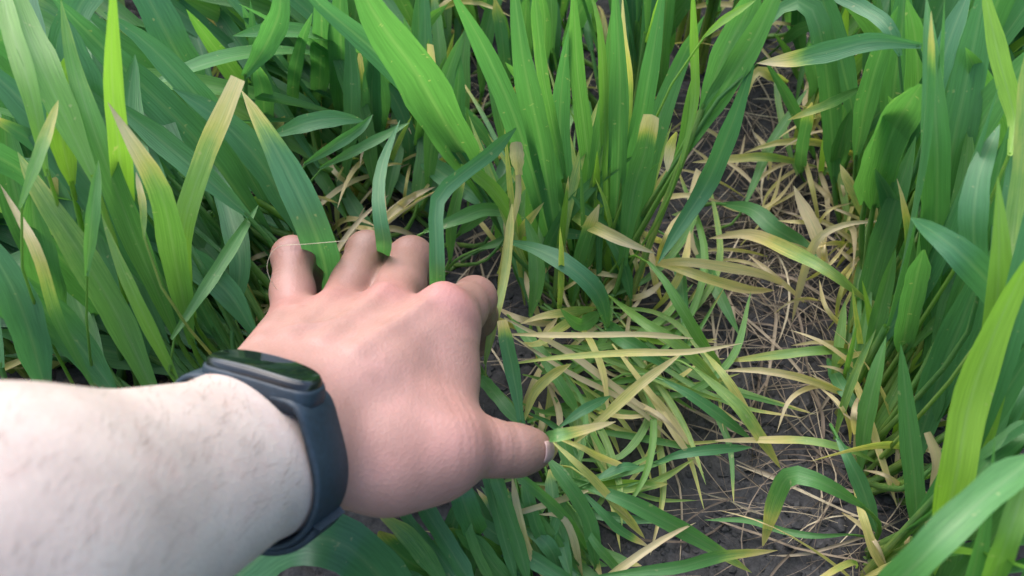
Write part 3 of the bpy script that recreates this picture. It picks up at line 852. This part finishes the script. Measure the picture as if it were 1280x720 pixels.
 ('B', [(905,255,.015),(940,262,.03),(968,285,.03),(1005,310,.02),(1030,345,.02)], 22, .02,.1,.6,.35),
 ('B', [(838,300,.02),(850,340,.03),(856,390,.03),(858,440,.02)], 15, .05,.1,.6,.3),
 ('B', [(860,250,.03),(875,210,.03),(862,290,.02),(886,345,.01)], 10, .75,.85,.3,.5),
 ('B', [(868,460,.05),(922,507,.045),(951,547,.03),(976,586,.012)], 16, .26,.45,.3,.8),
 ('B', [(880,440,.04),(905,470,.045),(928,505,.035),(945,545,.02)], 11, .38,.5,.3,.8),
 ('B', [(828,474,.05),(860,492,.05),(898,518,.04),(940,550,.02)], 15, 0,.05,.6,.3),
 ('B', [(820,578,.03),(850,568,.04),(890,562,.04),(940,559,.03)], 13, 0,.1,.6,.12),
 ('C', [(1095,578,.03),(1060,562,.045),(1010,551,.045),(950,550,.03),(888,551,.015)], 10, .22,.75,.25,.7),
 ('C', [(1080,634,.06),(1035,607,.078),(992,594,.078),(972,618,.055),(953,684,.01)], 24, 0,.52,.4,.5),
 ('B', [(715,600,.05),(755,615,.06),(800,634,.055),(879,677,.03),(940,716,.012)], 22, 0,.35,.6,.4),
 ('C', [(1060,668,.03),(1020,670,.035),(980,664,.03),(935,651,.02),(880,650,.01)], 9, 0,.1,.6,.4),
 ('B', [(740,722,.05),(800,714,.05),(850,708,.05),(905,694,.04),(972,688,.03)], 16, 0,.6,.5,.4),
 ('B', [(725,612,.06),(752,640,.055),(774,662,.045),(812,684,.03)], 12, 0,.8,.6,.3),
 ('B', [(735,598,.06),(758,618,.055),(780,642,.045),(806,673,.03)], 12, .35,.5,.3,.8),
 ('B', [(720,640,.05),(745,680,.045),(775,715,.03),(800,750,.02)], 12, .1,.3,.5,.5),
 ('B', [(745,600,.06),(775,585,.06),(800,583,.055)], 12, 0,.1,.6,.15),
 ('C', [(1083,376,.06),(1037,340,.078),(987,313,.07),(937,293,.05),(886,298,.03)], 18, .30,.78,.3,.8),
 ('C', [(1097,276,.09),(1055,281,.085),(1022,299,.075),(1005,340,.05),(990,402,.015)], 11, .8,.92,.3,.8),
 ('C', [(1070,440,.03),(1030,438,.045),(980,443,.04),(905,452,.02)], 12, .2,.4,.3,.7),
 ('C', [(1035,345,.03),(1020,290,.05),(1000,250,.06),(992,232,.065)], 17, .75,.85,.2,.8),
 ('C', [(1078,272,.06),(1070,245,.075),(1058,222,.085),(1050,205,.09)], 14, .4,.5,.3,.9),
 ('C', [(1010,205,.03),(960,196,.045),(920,198,.04),(865,203,.03)], 11, .3,.6,.3,.8),
 ('C', [(1075,110,.11),(1040,128,.12),(1010,140,.12),(985,150,.11)], 13, .05,.45,.3,.6),
 ('C', [(985,102,.06),(965,95,.08),(950,88,.085),(938,100,.08),(930,130,.06)], 12, .4,.7,.3,.9),
 ('B', [(930,260,.02),(945,225,.03),(965,180,.045),(1010,110,.07)], 13, .1,.1,.6,.5),
 # near row across the strip
 ('C', [(1090,760,.16),(1150,700,.19),(1210,640,.2),(1300,565,.2)], 42, 0,0,.6,.45,'even'),
 ('C', [(1190,640,.12),(1225,590,.14),(1260,555,.15),(1300,525,.155)], 28, 0,0,.6,.4,'even'),
 ('C', [(1165,715,.08),(1192,610,.14),(1213,500,.17),(1250,400,.2),(1300,300,.23)], 44, 0,0,.6,1.0),
 ('C', [(1300,440,.14),(1253,373,.18),(1207,322,.2),(1172,294,.2),(1138,272,.19)], 44, 0,.05,.6,.04),
 ('C', [(1225,370,.16),(1217,290,.19),(1224,220,.205),(1250,155,.215)], 34, 0,0,.6,.12),
 ('C', [(1160,430,.08),(1168,320,.135),(1172,210,.185),(1166,90,.22),(1158,-5,.24)], 34, 0,0,.6,.35),
 ('C', [(1262,195,.2),(1268,150,.205),(1252,85,.22),(1237,20,.235),(1228,-25,.245)], 24, 0,0,.6,1.0),
 ('C', [(1165,330,.1),(1188,200,.16),(1212,80,.2),(1240,-50,.24)], 46, 0,0,.6,.3),
 ('C', [(1150,330,.09),(1185,240,.14),(1230,150,.18),(1300,50,.22)], 50, 0,0,.6,.45),
 ('C', [(1160,160,.17),(1180,70,.2),(1215,-20,.225)], 28, 0,0,.6,.0),
 ('C', [(1258,350,.19),(1266,290,.2),(1277,200,.22),(1284,60,.255)], 24, .28,.3,.3,.85,'even'),
 ('C', [(1042,228,.05),(1038,140,.10),(1027,50,.15),(1012,8,.165),(985,4,.165),(963,30,.155)], 27, 0,0,.6,.35,'even'),
 ('C', [(1152,57,.2),(1092,52,.2),(1030,66,.19),(985,75,.18),(946,79,.175)], 26, .02,.85,.55,.12),
 ('C', [(1125,70,.19),(1108,32,.2),(1075,8,.2),(1035,-10,.2)], 17, 0,0,.6,.06,'even'),
 ('C', [(1128,490,.04),(1132,400,.08),(1137,310,.12),(1128,250,.15),(1121,223,.16)], 14, .05,.75,.62,.55),
 ('C', [(1070,425,.03),(1092,340,.08),(1120,250,.13),(1145,170,.16)], 32, 0,0,.6,.42),
 ('C', [(1138,585,.04),(1172,480,.09),(1203,400,.13),(1240,310,.17)], 46, 0,0,.6,.2),
 ('C', [(1083,372,.06),(1095,410,.06),(1110,445,.05),(1126,475,.035)], 18, .26,.36,.3,.85),
 ('C', [(1078,392,.05),(1090,382,.06),(1106,382,.06),(1124,394,.055)], 12, .35,.55,.3,.8),
 ('C', [(1060,455,.03),(1078,500,.045),(1098,560,.04),(1122,635,.02)], 10, .5,.62,.3,.9),
 ('C', [(1035,450,.015),(1050,480,.03),(1070,508,.03),(1085,530,.025)], 17, 0,.05,.6,.25),
 ('C', [(1047,547,.06),(1062,575,.06),(1078,610,.05),(1098,670,.03)], 20, 0,.05,.6,.2),
 ('C', [(1068,612,.04),(1080,650,.045),(1095,695,.035),(1115,725,.02)], 12, .48,.6,.3,.9),
 ('C', [(1150,700,.02),(1143,600,.07),(1135,520,.1),(1126,430,.13)], 26, 0,0,.6,.4),
 ('C', [(1158,660,.04),(1172,600,.065),(1172,570,.075),(1160,540,.08)], 15, .8,.85,.2,.9,'blunt'),
 ('C', [(1195,612,.05),(1215,580,.06),(1242,552,.06)], 26, .38,.5,.2,.9),
 ('C', [(1220,620,.08),(1240,560,.11),(1268,503,.13),(1300,450,.14)], 34, 0,0,.6,.18),
 ('C', [(1180,700,.05),(1210,690,.06),(1260,692,.06)], 24, .05,.5,.4,.3),
 ('C', [(1235,740,.15),(1258,677,.18),(1280,610,.19),(1300,560,.2)], 28, 0,0,.6,.85,'even'),
 ('C', [(1237,722,.06),(1236,680,.08),(1234,635,.095)], 7, .85,.95,.2,.4),
 ('C', [(1085,470,.03),(1090,430,.06),(1105,370,.09),(1120,310,.12)], 20, .05,0,.6,.6),
 ('C', [(1075,590,.02),(1082,530,.05),(1095,470,.075),(1108,420,.09)], 22, .02,.0,.6,.6),
 ('C', [(1110,180,.10),(1118,110,.14),(1128,30,.18),(1132,-40,.205)], 36, 0,0,.6,.3),
 ('C', [(1055,190,.06),(1090,150,.10),(1130,110,.14)], 20, 0,0,.6,.12),
 ('C', [(1200,500,.06),(1235,470,.09),(1265,450,.11),(1300,440,.12)], 44, 0,0,.6,.35),
 ('C', [(1240,420,.12),(1262,300,.16),(1270,200,.18),(1290,120,.2)], 46, 0,0,.6,.3),
 # squashed under hand and wrist
 ('A', [(520,780,.04),(455,700,.095),(400,672,.105),(335,688,.095),(270,750,.08)], 66, 0,.05,.6,.1,'even'),
 ('B', [(560,735,.05),(528,690,.07),(505,664,.08),(470,640,.085)], 26, .12,.4,.5,.5),
 ('B', [(578,735,.05),(545,690,.06),(515,655,.07),(490,620,.075)], 13, .02,.05,.6,.25,'even'),
 ('B', [(592,735,.05),(565,690,.06),(540,650,.07),(520,615,.075)], 22, .02,.05,.6,.3,'even'),
 ('B', [(596,668,.05),(588,650,.075),(579,625,.09),(570,590,.095)], 32, 0,.0,.6,.2,'even'),
 ('B', [(645,725,.04),(628,665,.06),(612,605,.08),(600,570,.085)], 14, .05,.05,.6,.35,'even'),
 ('B', [(660,725,.04),(645,670,.06),(625,610,.08),(612,570,.085)], 18, .02,.05,.6,.4,'even'),
 ('B', [(735,690,.03),(705,645,.06),(665,608,.08),(635,585,.085)], 14, .05,.05,.6,.55,'even'),
 ('B', [(745,705,.03),(735,650,.055),(708,605,.075),(682,570,.08)], 20, .03,.1,.6,.4,'even'),
 ('B', [(690,735,.03),(662,690,.05),(648,640,.07),(640,595,.08)], 9, .6,.8,.3,.7,'even'),
 ('B', [(728,725,.02),(716,670,.05),(700,645,.06),(672,643,.06)], 10, .72,.85,.3,.8),
 ('B', [(735,613,.06),(690,628,.068),(640,643,.065)], 8, .82,.9,.3,.4,'even'),
 ('B', [(620,735,.04),(600,700,.055),(585,660,.07),(575,620,.08)], 12, .1,.1,.6,.6,'even'),
 ('A', [(470,735,.05),(455,700,.07),(430,670,.085),(400,640,.085)], 30, 0,.1,.6,.25),
 ('B', [(690,700,.03),(672,660,.055),(660,620,.07),(655,590,.075)], 16, .03,.1,.6,.3,'even'),
 ('B', [(700,720,.03),(690,690,.045),(672,670,.05),(650,660,.05)], 20, 0,.1,.6,.25),
]
CULM = [ # visible pale stems: (row, points, px width)
 ('B', [(775,412,.0),(810,310,.06),(845,220,.11),(879,134,.15)], 11),
 ('B', [(738,372,.0),(722,290,.05),(707,225,.09)], 16),
 ('B', [(645,300,.02),(618,255,.05),(577,200,.09),(540,143,.12)], 14),
 ('C', [(1075,420,.0),(1092,372,.05),(1119,312,.09),(1148,240,.13)], 14),
 ('C', [(1050,450,.0),(1075,390,.04),(1100,345,.07)], 15),
 ('C', [(1092,520,.0),(1110,460,.04),(1130,400,.07)], 16),
 ('C', [(1085,560,.0),(1105,530,.02),(1120,500,.04)], 15),
 ('C', [(1140,480,.03),(1165,400,.08),(1180,340,.11)], 16),
]
EXTRA = {}
def get_plant(row, p0):
    q = ROWN * ROWS[row] + ROWU * float(p0[:2] @ ROWU)         # nearest point of the row; a plant may stand a little off it
    d = q - p0[:2]; L = np.linalg.norm(d)
    b = p0[:2] + d * min(1, .035 / (L + 1e-9)) if L < .10 else p0[:2] + d * (.4)
    key = (row, int(math.floor(b[0] / .03)), int(math.floor(b[1] / .03)))
    if key not in PLANTS:
        base = np.array([b[0], b[1], soil_z(b[0], b[1]) - .003])
        PLANTS[key] = (new_plant(row, base), base)
    return PLANTS[key]
def emit(row, W, wpx, y0, y1, ts, lr, opt=''):
    _, _, dm = project(W[len(W) // 2])
    width = wpx * float(dm) / FPX
    low = min(range(2), key=lambda i: W[i][2])
    root, base = get_plant(row, W[0])
    rl = random.uniform(-.35, .35); tw = random.uniform(-.5, .5)
    width = width / max(.75, math.cos(rl))
    geo = blade(W, width, y0, y1, ts, lr, None, rl, tw, random.uniform(.12, .4), n=17, blunt='blunt' in opt, even='even' in opt, wob=.05)
    piece('dry_leaf' if (y0 + y1) / 2 > .55 else 'leaf', geo, root, base)
    # the sheath that carries it
    if W[0][2] > .012 and y0 < .38 and 'bare' not in opt:
        st = base + np.array([random.uniform(-.006, .006), random.uniform(-.006, .006), 0])
        D = np.linalg.norm(W[0] - st); mid = W[0] - unit(W[1] - W[0]) * min(D * .45, .022)
        mid = mid * .6 + (st + W[0]) * .2; mid[2] = max(mid[2], st[2] + .004)
        r = min(.0028, max(.0011, width * .20))
        g = tube([st, mid, W[0], W[1] * .10 + W[0] * .90], r * .95, r * .45, .32 if y0 < .3 else .6, max(.12, y0), min(1, lr + .25))
        piece('stem', g, root, base)
for e in TR:
    emit(e[0], [at_z(*p) for p in e[1]], *e[2:])
for row, pts, wpx in CULM:
    W = [at_z(*p) for p in pts]
    _, _, dm = project(W[len(W) // 2]); r = wpx * float(dm) / FPX / 2
    root, base = get_plant(row, W[0])
    piece('stem', tube(W, r * .92, r * .72, .40, .24, .85, n=9), root, base)

# ---- the rest of the rows, grown plant by plant
HANDPOLY = np.array([(-10,475),(215,468),(235,440),(290,425),(325,395),(330,300),(350,282),(385,290),(400,330),(440,285),(470,272),(500,282),(540,284),(560,335),(600,332),(632,365),(622,400),(606,430),(604,500),(630,518),(675,522),(697,550),(690,580),(640,600),(590,605),(545,640),(430,650),(400,685),(290,730),(-10,730)], float)
GAPPOLY = np.array([(700,730),(690,600),(700,470),(800,400),(880,330),(900,200),(945,80),(990,90),(985,200),(1060,320),(1040,480),(1070,600),(1080,730)], float)
def inside(poly, x, y):
    r = np.zeros(len(x), bool); j = len(poly) - 1
    for i in range(len(poly)):
        a, b = poly[i], poly[j]
        c = ((a[1] > y) != (b[1] > y)) & (x < (b[0] - a[0]) * (y - a[1]) / (b[1] - a[1] + 1e-9) + a[0])
        r ^= c; j = i
    return r
ABLO, ABHI = AV.min(0) - .012, AV.max(0) + .012
def ok_curve(P, w, strict=True):
    P = catmull(P, 14)
    if np.any(P[:, 2] < -.004): return False
    q = P - CAMP
    d = q @ FWD
    if np.any(np.linalg.norm(q, axis=1) < .205): return False
    nearm = np.all((P > ABLO) & (P < ABHI), 1)
    if nearm.any() and np.any(arm_sdf(P[nearm]) < w * .5 + .001): return False
    x, y, dep = project(P)
    fr = dep > .02
    if np.any(inside(HANDPOLY, x, y) & fr & (dep < .46)): return False
    if strict and np.sum(inside(GAPPOLY, x, y) & fr & (P[:, 2] > .035)) > 0: return False
    return True
def lean_for(row, p):
    s = p[:2] @ ROWU
    if row == 'A':
        k = np.clip((.62 - s) / .25, 0, 1)
        return np.array([-.75, .35]) * k + np.array([-.1, .1]) * (1 - k), 8 + 46 * k
    if row in 'EF': return np.array([-.7, .35]), 24
    if row == 'B': return np.array([-.1, .3]), 6
    return np.array([.35, .15]), 8
def filler(row, n, box, deg, spread, length, z0, z1, wr, hue, curl=.12, yel=.12, gap=True, ybase=0., bare=''):
    k = 0
    for _ in range(n * 12):
        if k >= n: break
        x, y = random.uniform(box[0], box[2]), random.uniform(box[1], box[3])
        a = math.radians(random.gauss(deg, spread)); L = random.uniform(*length); b = random.gauss(0, curl)
        za, zb = random.uniform(*z0), random.uniform(*z1)
        pts = []
        for t in (0, .35, .7, 1.0):
            aa = a + b * t * 2
            pts.append((x + math.cos(aa) * L * t, y - math.sin(aa) * L * t, za + (zb - za) * (t ** .8)))
        W = [at_z(*p) for p in pts]; w = random.uniform(*wr)
        if not ok_curve(W, .010, gap): continue
        t = random.random()
        y1 = random.uniform(.4, .8) if t < yel else .03
        yb = random.uniform(0, ybase)
        emit(row, W, w, yb, max(yb, y1), random.uniform(.6, .85), float(np.clip(random.gauss(*hue), 0, 1)), bare + ('even' if random.random() < .2 and not bare else ''))
        k += 1
filler('A', 40, (90, 270, 330, 470), 128, 16, (130, 230), (.03, .08), (.07, .13), (24, 42), (.22, .15))
filler('E', 22, (0, 250, 220, 500), 125, 16, (140, 240), (.04, .10), (.10, .17), (26, 46), (.25, .18))
filler('A', 12, (120, 120, 340, 330), 132, 12, (180, 280), (.10, .15), (.17, .21), (30, 48), (.15, .15))
filler('E', 9, (10, 100, 160, 260), 118, 12, (150, 240), (.14, .18), (.20, .24), (34, 50), (.35, .25))
filler('A', 44, (290, 60, 570, 250), 93, 14, (110, 230), (.01, .06), (.10, .17), (17, 30), (.35, .2))
filler('A', 26, (540, 20, 690, 230), 92, 12, (80, 190), (.01, .04), (.07, .13), (12, 24), (.4, .2))
filler('A', 16, (400, 240, 640, 330), 80, 40, (70, 140), (.01, .04), (.04, .08), (12, 22), (.4, .2))
filler('B', 20, (650, 330, 790, 400), 88, 16, (120, 260), (.005, .03), (.06, .12), (12, 22), (.5, .2))
filler('B', 18, (640, 10, 860, 140), 90, 12, (100, 200), (.03, .10), (.12, .19), (16, 26), (.4, .2))
filler('B', 26, (560, 650, 740, 740), 128, 16, (90, 170), (.01, .04), (.03, .07), (12, 24), (.4, .2), .1, .2, False)
filler('A', 12, (420, 660, 600, 740), 125, 22, (70, 140), (.02, .04), (.04, .07), (16, 30), (.3, .15), .1, .2, False)
filler('B', 10, (640, 560, 730, 680), 320, 25, (70, 140), (.02, .04), (.01, .03), (10, 18), (.45, .2), .1, .4, False)
filler('C', 26, (1060, 60, 1290, 260), 82, 12, (140, 260), (.06, .12), (.16, .215), (26, 44), (.32, .2))
filler('C', 20, (1120, 300, 1290, 470), 72, 14, (130, 240), (.03, .10), (.12, .18), (26, 44), (.3, .18))
filler('C', 16, (1110, 500, 1290, 730), 62, 18, (120, 230), (.02, .08), (.09, .15), (22, 40), (.35, .2))
filler('C', 16, (1000, 60, 1130, 220), 85, 16, (80, 170), (.01, .05), (.08, .14), (14, 26), (.4, .2), .12, .2, False)
filler('B', 10, (890, -10, 1010, 60), 90, 18, (60, 140), (.01, .05), (.08, .14), (14, 24), (.4, .2), .12, .2, False)
filler('B', 44, (655, 300, 800, 405), 90, 13, (110, 290), (.0, .02), (.06, .13), (6, 13), (.7, .18), .06, .25, True, .38, 'bare ')
filler('C', 40, (1035, 300, 1120, 600), 76, 14, (80, 200), (.0, .02), (.05, .10), (7, 15), (.6, .2), .06, .2, True, .34, 'bare ')
filler('A', 40, (300, 110, 590, 280), 90, 13, (60, 170), (.0, .02), (.05, .10), (6, 13), (.7, .18), .06, .25, True, .38, 'bare ')
filler('C', 24, (990, 60, 1130, 240), 84, 15, (60, 150), (.0, .02), (.05, .09), (6, 12), (.6, .2), .06, .2, False, .34, 'bare ')
filler('B', 40, (650, 370, 790, 480), 328, 26, (120, 280), (.015, .05), (.008, .03), (5, 11), (.6, .2), .3, .5, False, .4, 'bare ')
filler('B', 22, (640, 430, 740, 620), 318, 30, (90, 200), (.02, .05), (.008, .03), (6, 12), (.55, .2), .3, .5, False, .3, 'bare ')
def dry_filler(row, n, box, deg, spread, length, zmax, wr):
    for _ in range(n):
        x, y = random.uniform(box[0], box[2]), random.uniform(box[1], box[3])
        a = math.radians(random.gauss(deg, spread)); L = random.uniform(*length); b = random.gauss(0, .5); z = random.uniform(.3, 1) * zmax
        pts = [(x + math.cos(a + b * t) * L * t, y - math.sin(a + b * t) * L * t, .006 + z * math.sin(2.4 * t)) for t in (0, .3, .65, 1.0)]
        W = [at_z(*p) for p in pts]
        if not ok_curve(W, .006, False): continue
        y0 = random.choice((.42, .5, .6, .75, .85))
        emit(row, W, random.uniform(*wr), y0, min(.95, y0 + .3), .3, random.random())
dry_filler('B', 46, (640, 260, 840, 420), 90, 50, (50, 120), .05, (4, 10))
dry_filler('B', 22, (630, 400, 760, 640), 0, 70, (50, 120), .04, (4, 9))
dry_filler('A', 40, (310, 110, 620, 330), 90, 45, (40, 100), .06, (4, 10))
dry_filler('C', 46, (1000, 180, 1120, 420), 90, 45, (50, 120), .05, (3, 7))
dry_filler('C', 30, (1040, 420, 1190, 700), 80, 45, (50, 110), .05, (4, 8))
dry_filler('B', 16, (880, 180, 960, 330), 60, 60, (60, 120), .02, (3, 6))
MASS = Mass()
def arc(start, az, th0, dth, L, n=5):
    P = [start]; p = start.copy(); ds = L / n
    for i in range(n):
        a = th0 + dth * ((i + .5) / n) ** 1.4
        p = p + ds * np.array([math.sin(a) * az[0], math.sin(a) * az[1], math.cos(a)])
        P.append(p)
    return np.array(P)
def s_of(b): return float(b[:2] @ ROWU)
def grow(row, base, detail):
    pieces = []
    lean, deg = lean_for(row, base)
    la = unit(np.array([lean[0] + random.gauss(0, .25), lean[1] + random.gauss(0, .25)]))
    for _ in range(random.choice((2, 3, 3)) if detail else 2):
        for attempt in range(6):
            tilt = math.radians(max(0, random.gauss(deg, 7)))
            sa = unit(la + np.array([random.gauss(0, .5), random.gauss(0, .5)]))
            st = base + np.array([random.gauss(0, .006), random.gauss(0, .006), 0])
            H = random.uniform(.07, .13)
            S = arc(st, sa, tilt * .4, tilt * .6, H, 4)
            if ok_curve(S, .006, False): break
        else: continue
        hue = float(np.clip(random.gauss(.38, .2), 0, .95))
        mark = len(pieces); pieces.append(('stem', tube(S, .0026, .0019, .42, .16, min(1, hue + .25), n=6)))
        k = random.choice((2, 3, 3))
        a0 = random.uniform(0, 6.28); top = False
        for i in range(k):
            for attempt in range(5):
                f = (.45, .75, 1.0)[i + 3 - k]
                p = catmull(S, 11)[int(f * 10)]
                a = a0 + math.pi * i + random.gauss(0, .5)
                az = unit(np.array([math.cos(a), math.sin(a)]) * .75 + la * (.5 + deg / 35))
                L = random.uniform(.13, .22); w = random.uniform(.009, .0150) * (1.12 if row in 'AE' else 1)
                th0 = tilt + math.radians(random.uniform(3, 14)); dth = math.radians(max(3, random.gauss(20, 14) if row in 'BC' else random.gauss(32, 24)))
                C = arc(p, az, th0, dth, L)
                if row == 'B' and s_of(base) < .5 and np.max(np.linalg.norm(C[:, :2] - base[:2], axis=1)) > .085: continue
                if ok_curve(C, w): break
            else: continue
            side = np.array([-az[1], az[0], 0]); nrm = np.cross(unit(C[1] - C[0]), side)
            ty = random.random()
            y1 = .65 if ty < .18 else 0.04
            geo = blade(C, w, .0, y1, random.uniform(.7, .9), float(np.clip(random.gauss(hue, .14), 0, 1)), nrm, random.gauss(0, .3), random.gauss(0, .9), random.uniform(.15, .45), n=14 if detail else 9, wob=.03)
            pieces.append(('leaf', geo)); top = (i == k - 1)
        if not top: del pieces[mark:]
    for _ in range(random.choice((2, 3, 3, 4)) if detail else 1):       # yellowed lower leaves
        a = random.uniform(0, 6.28); az = np.array([math.cos(a), math.sin(a)])
        L = random.uniform(.06, .13); w = random.uniform(.002, .0055)
        st = base + np.array([random.gauss(0, .006), random.gauss(0, .006), random.uniform(.008, .03)])
        C = arc(st, az, math.radians(random.uniform(20, 55)), math.radians(random.uniform(50, 85)), L)
        C[:, 2] = np.maximum(C[:, 2], .004)
        if ok_curve(C, w, False):
            yb = random.uniform(.3, .85)
            pieces.append(('dry_leaf', blade(C, w, yb, min(1, yb + .25), .3, random.random(), None, random.uniform(-1, 1), random.gauss(0, 1.2), .4, n=10)))
    return pieces
def seen(p):
    for z in (.0, .10, .18):
        x, y, d = project(p + np.array([0, 0, z]))
        if d > .05 and -60 < x < 1340 and -60 < y < 780: return True
    return False
for row in ROWS:
    s = -.25
    while s < 1.25:
        s += random.uniform(.017, .027)
        base = row_point(row, s); base[:2] += ROWN * random.gauss(0, .009 if s < .5 else .022)
        base[2] = soil_z(base[0], base[1]) - .003
        if np.linalg.norm(base[:2]) < .10: continue
        if row == 'B' and .14 < s < .47: continue
        if row == 'C' and .12 < s < .40 and random.random() < .6: continue
        det = seen(base) and s < .98
        pcs = grow(row, base, det)
        if not pcs: continue
        if det:
            root = new_plant(row, base)
            for nm, g in pcs: piece(nm, g, root, base)
        else:
            for nm, g in pcs: MASS.add(*g)
for n0 in list(np.arange(-1.35, -.6, .166)) + list(np.arange(.473, 1.4, .166)):
    for s in np.arange(-.5, 1.7, .04):
        p = ROWN * n0 + ROWU * (s + random.uniform(-.01, .01)); base = np.array([p[0], p[1], 0.])
        for nm, g in grow('C' if n0 > 0 else 'F', base, False): MASS.add(*g)
for row in ROWS:
    for s in np.arange(1.25, 2.1, .035):
        base = row_point(row, s)
        for nm, g in grow(row, base, False): MASS.add(*g)
tag(MASS.build('crop', M_LEAF), 'dense green crop continuing beyond the rows round the hand', 'crop', kind='stuff')

# ------------------------------------------------------------------ dead straw lying on the soil
def straw(x, y, a, L, w, lift):
    P = []; p = np.array([x, y]); cur = random.gauss(0, 8)
    n = 6
    for i in range(n + 1):
        P.append([p[0], p[1], soil_z(p[0], p[1]) + .002 + lift * math.sin(math.pi * i / n) + random.uniform(0, .0015)])
        a += cur * L / n + random.gauss(0, .06); p = p + np.array([math.cos(a), math.sin(a)]) * L / n
    return blade(P, w, 0, 0, .5, float(np.clip(random.gauss(.36, .26), 0, 1)), (0, 0, 1), random.gauss(0, .6), random.gauss(0, 1.5), .4, n=11, even=True)
LITTER = Mass(); big = 0
def put_straw(px, py, big_ok, ws):
    global big
    p = at_z(px, py, 0)
    L = random.uniform(.03, .125); w = random.uniform(*ws)
    g = straw(p[0], p[1], random.uniform(0, 6.28), L, w, random.uniform(0, .010))
    if big_ok and w > .0010 and big < 120:
        V, F, at = g; c = V.mean(0)
        o = link('dead_straw', mesh_from('dead_straw', V - c, F, M_STRAW, True, at), loc=c)
        lr = float(at['lr'][0]); x, y, _ = project(c)
        tone = 'dark brown' if lr < .3 else ('dull tan' if lr < .55 else 'pale yellow')
        where = 'beside the thumb' if (y > 430 and x < 860) else ('on the bare crumbly soil' if y > 430 else ('under the far row' if x > 1010 else 'in the tangle on the soil strip'))
        tag(o, f"{'long' if L > .08 else 'short'} {tone} straw lying {where}", 'straw', 'loose straws on the soil'); big += 1
    else: LITTER.add(*g)
for _ in range(120):
    t = random.random(); px = random.gauss(950, 48) if t < .72 else random.gauss(900, 95); py = random.uniform(120, 430) if t < .72 else random.uniform(400, 720)
    put_straw(px, py, True, (.0007, .0022))
for _ in range(460):
    t = random.random()
    px = random.gauss(965, 60) if t < .62 else (random.gauss(1065, 35) if t < .9 else random.uniform(700, 1050))
    py = random.uniform(90, 440) if t < .62 else random.uniform(300, 720)
    put_straw(px, py, False, (.0003, .0009))
for _ in range(260):
    put_straw(random.uniform(250, 760), random.uniform(20, 460), False, (.0006, .0022))
tag(LITTER.build('straw_litter', M_STRAW), 'fine dead straw and root fibres scattered over the soil', 'litter', kind='stuff')

# crumbs of earth
CR = []; CF = []; cn = 0
ico = bmesh.new(); bmesh.ops.create_icosphere(ico, subdivisions=1, radius=1.0)
IV = np.array([v.co[:] for v in ico.verts]); ico.verts.ensure_lookup_table(); IF = [[v.index for v in f.verts] for f in ico.faces]; ico.free()
for _ in range(4200):
    p = at_z(random.uniform(560, 1240), random.uniform(60, 740), 0)
    r = abs(random.gauss(0, .0012)) + .0005 + (.002 if random.random() < .03 else 0)
    sc = np.array([random.uniform(.7, 1.4), random.uniform(.7, 1.4), random.uniform(.5, .9)]) * r
    V = IV * sc * (1 + .25 * RNG.standard_normal((len(IV), 1))) + np.array([p[0], p[1], soil_z(p[0], p[1]) + r * .2])
    CR.append(V); CF += [[i + cn for i in f] for f in IF]; cn += len(V)
tag(link('soil_crumbs', mesh_from('soil_crumbs', np.vstack(CR), CF, M_SOIL, False)), 'small crumbs of dark earth on the soil', 'crumbs', kind='stuff')

# pale fibre curled over the little finger
fb = catmull([at_z(432,301,.148), at_z(385,305,.152), at_z(347,309,.152), at_z(334,330,.146), at_z(338,350,.140), at_z(347,362,.134)], 24)
g = tube(fb, .00016, .00012, .8, .8, .95, n=22, k=5); c = g[0].mean(0)
tag(link('dry_fibre', mesh_from('dry_fibre', g[0] - c, g[1], M_STRAW, True, g[2]), loc=c), 'thin pale dry fibre curling over the little finger', 'fibre')

# labels of the plants, from what each one shows
for root, st in STATS.items():
    lv = st['leaf']
    where = next(l for m, l in SEGS[st['row']] if st['q'] < m)
    if lv:
        lr = sum(a for a, _, _ in lv) / len(lv); tip = sum(1 for _, y, _ in lv if y > .4)
        tone = 'bluish green' if lr < .22 else ('bright yellow-green' if lr > .62 else ('fresh green' if lr > .42 else 'deep green'))
        size = 'single-leaved' if len(lv) == 1 else ('sparse' if len(lv) < 4 else ('leafy' if len(lv) < 8 else 'bushy'))
        extra = ' with yellowed tips' if tip else (' with dry leaves' if st['dry_leaf'] else '')
        root['label'] = f'{size} {tone} cereal plant{extra} {where}'
    else:
        root['label'] = f'withered yellow cereal shoot {where}'
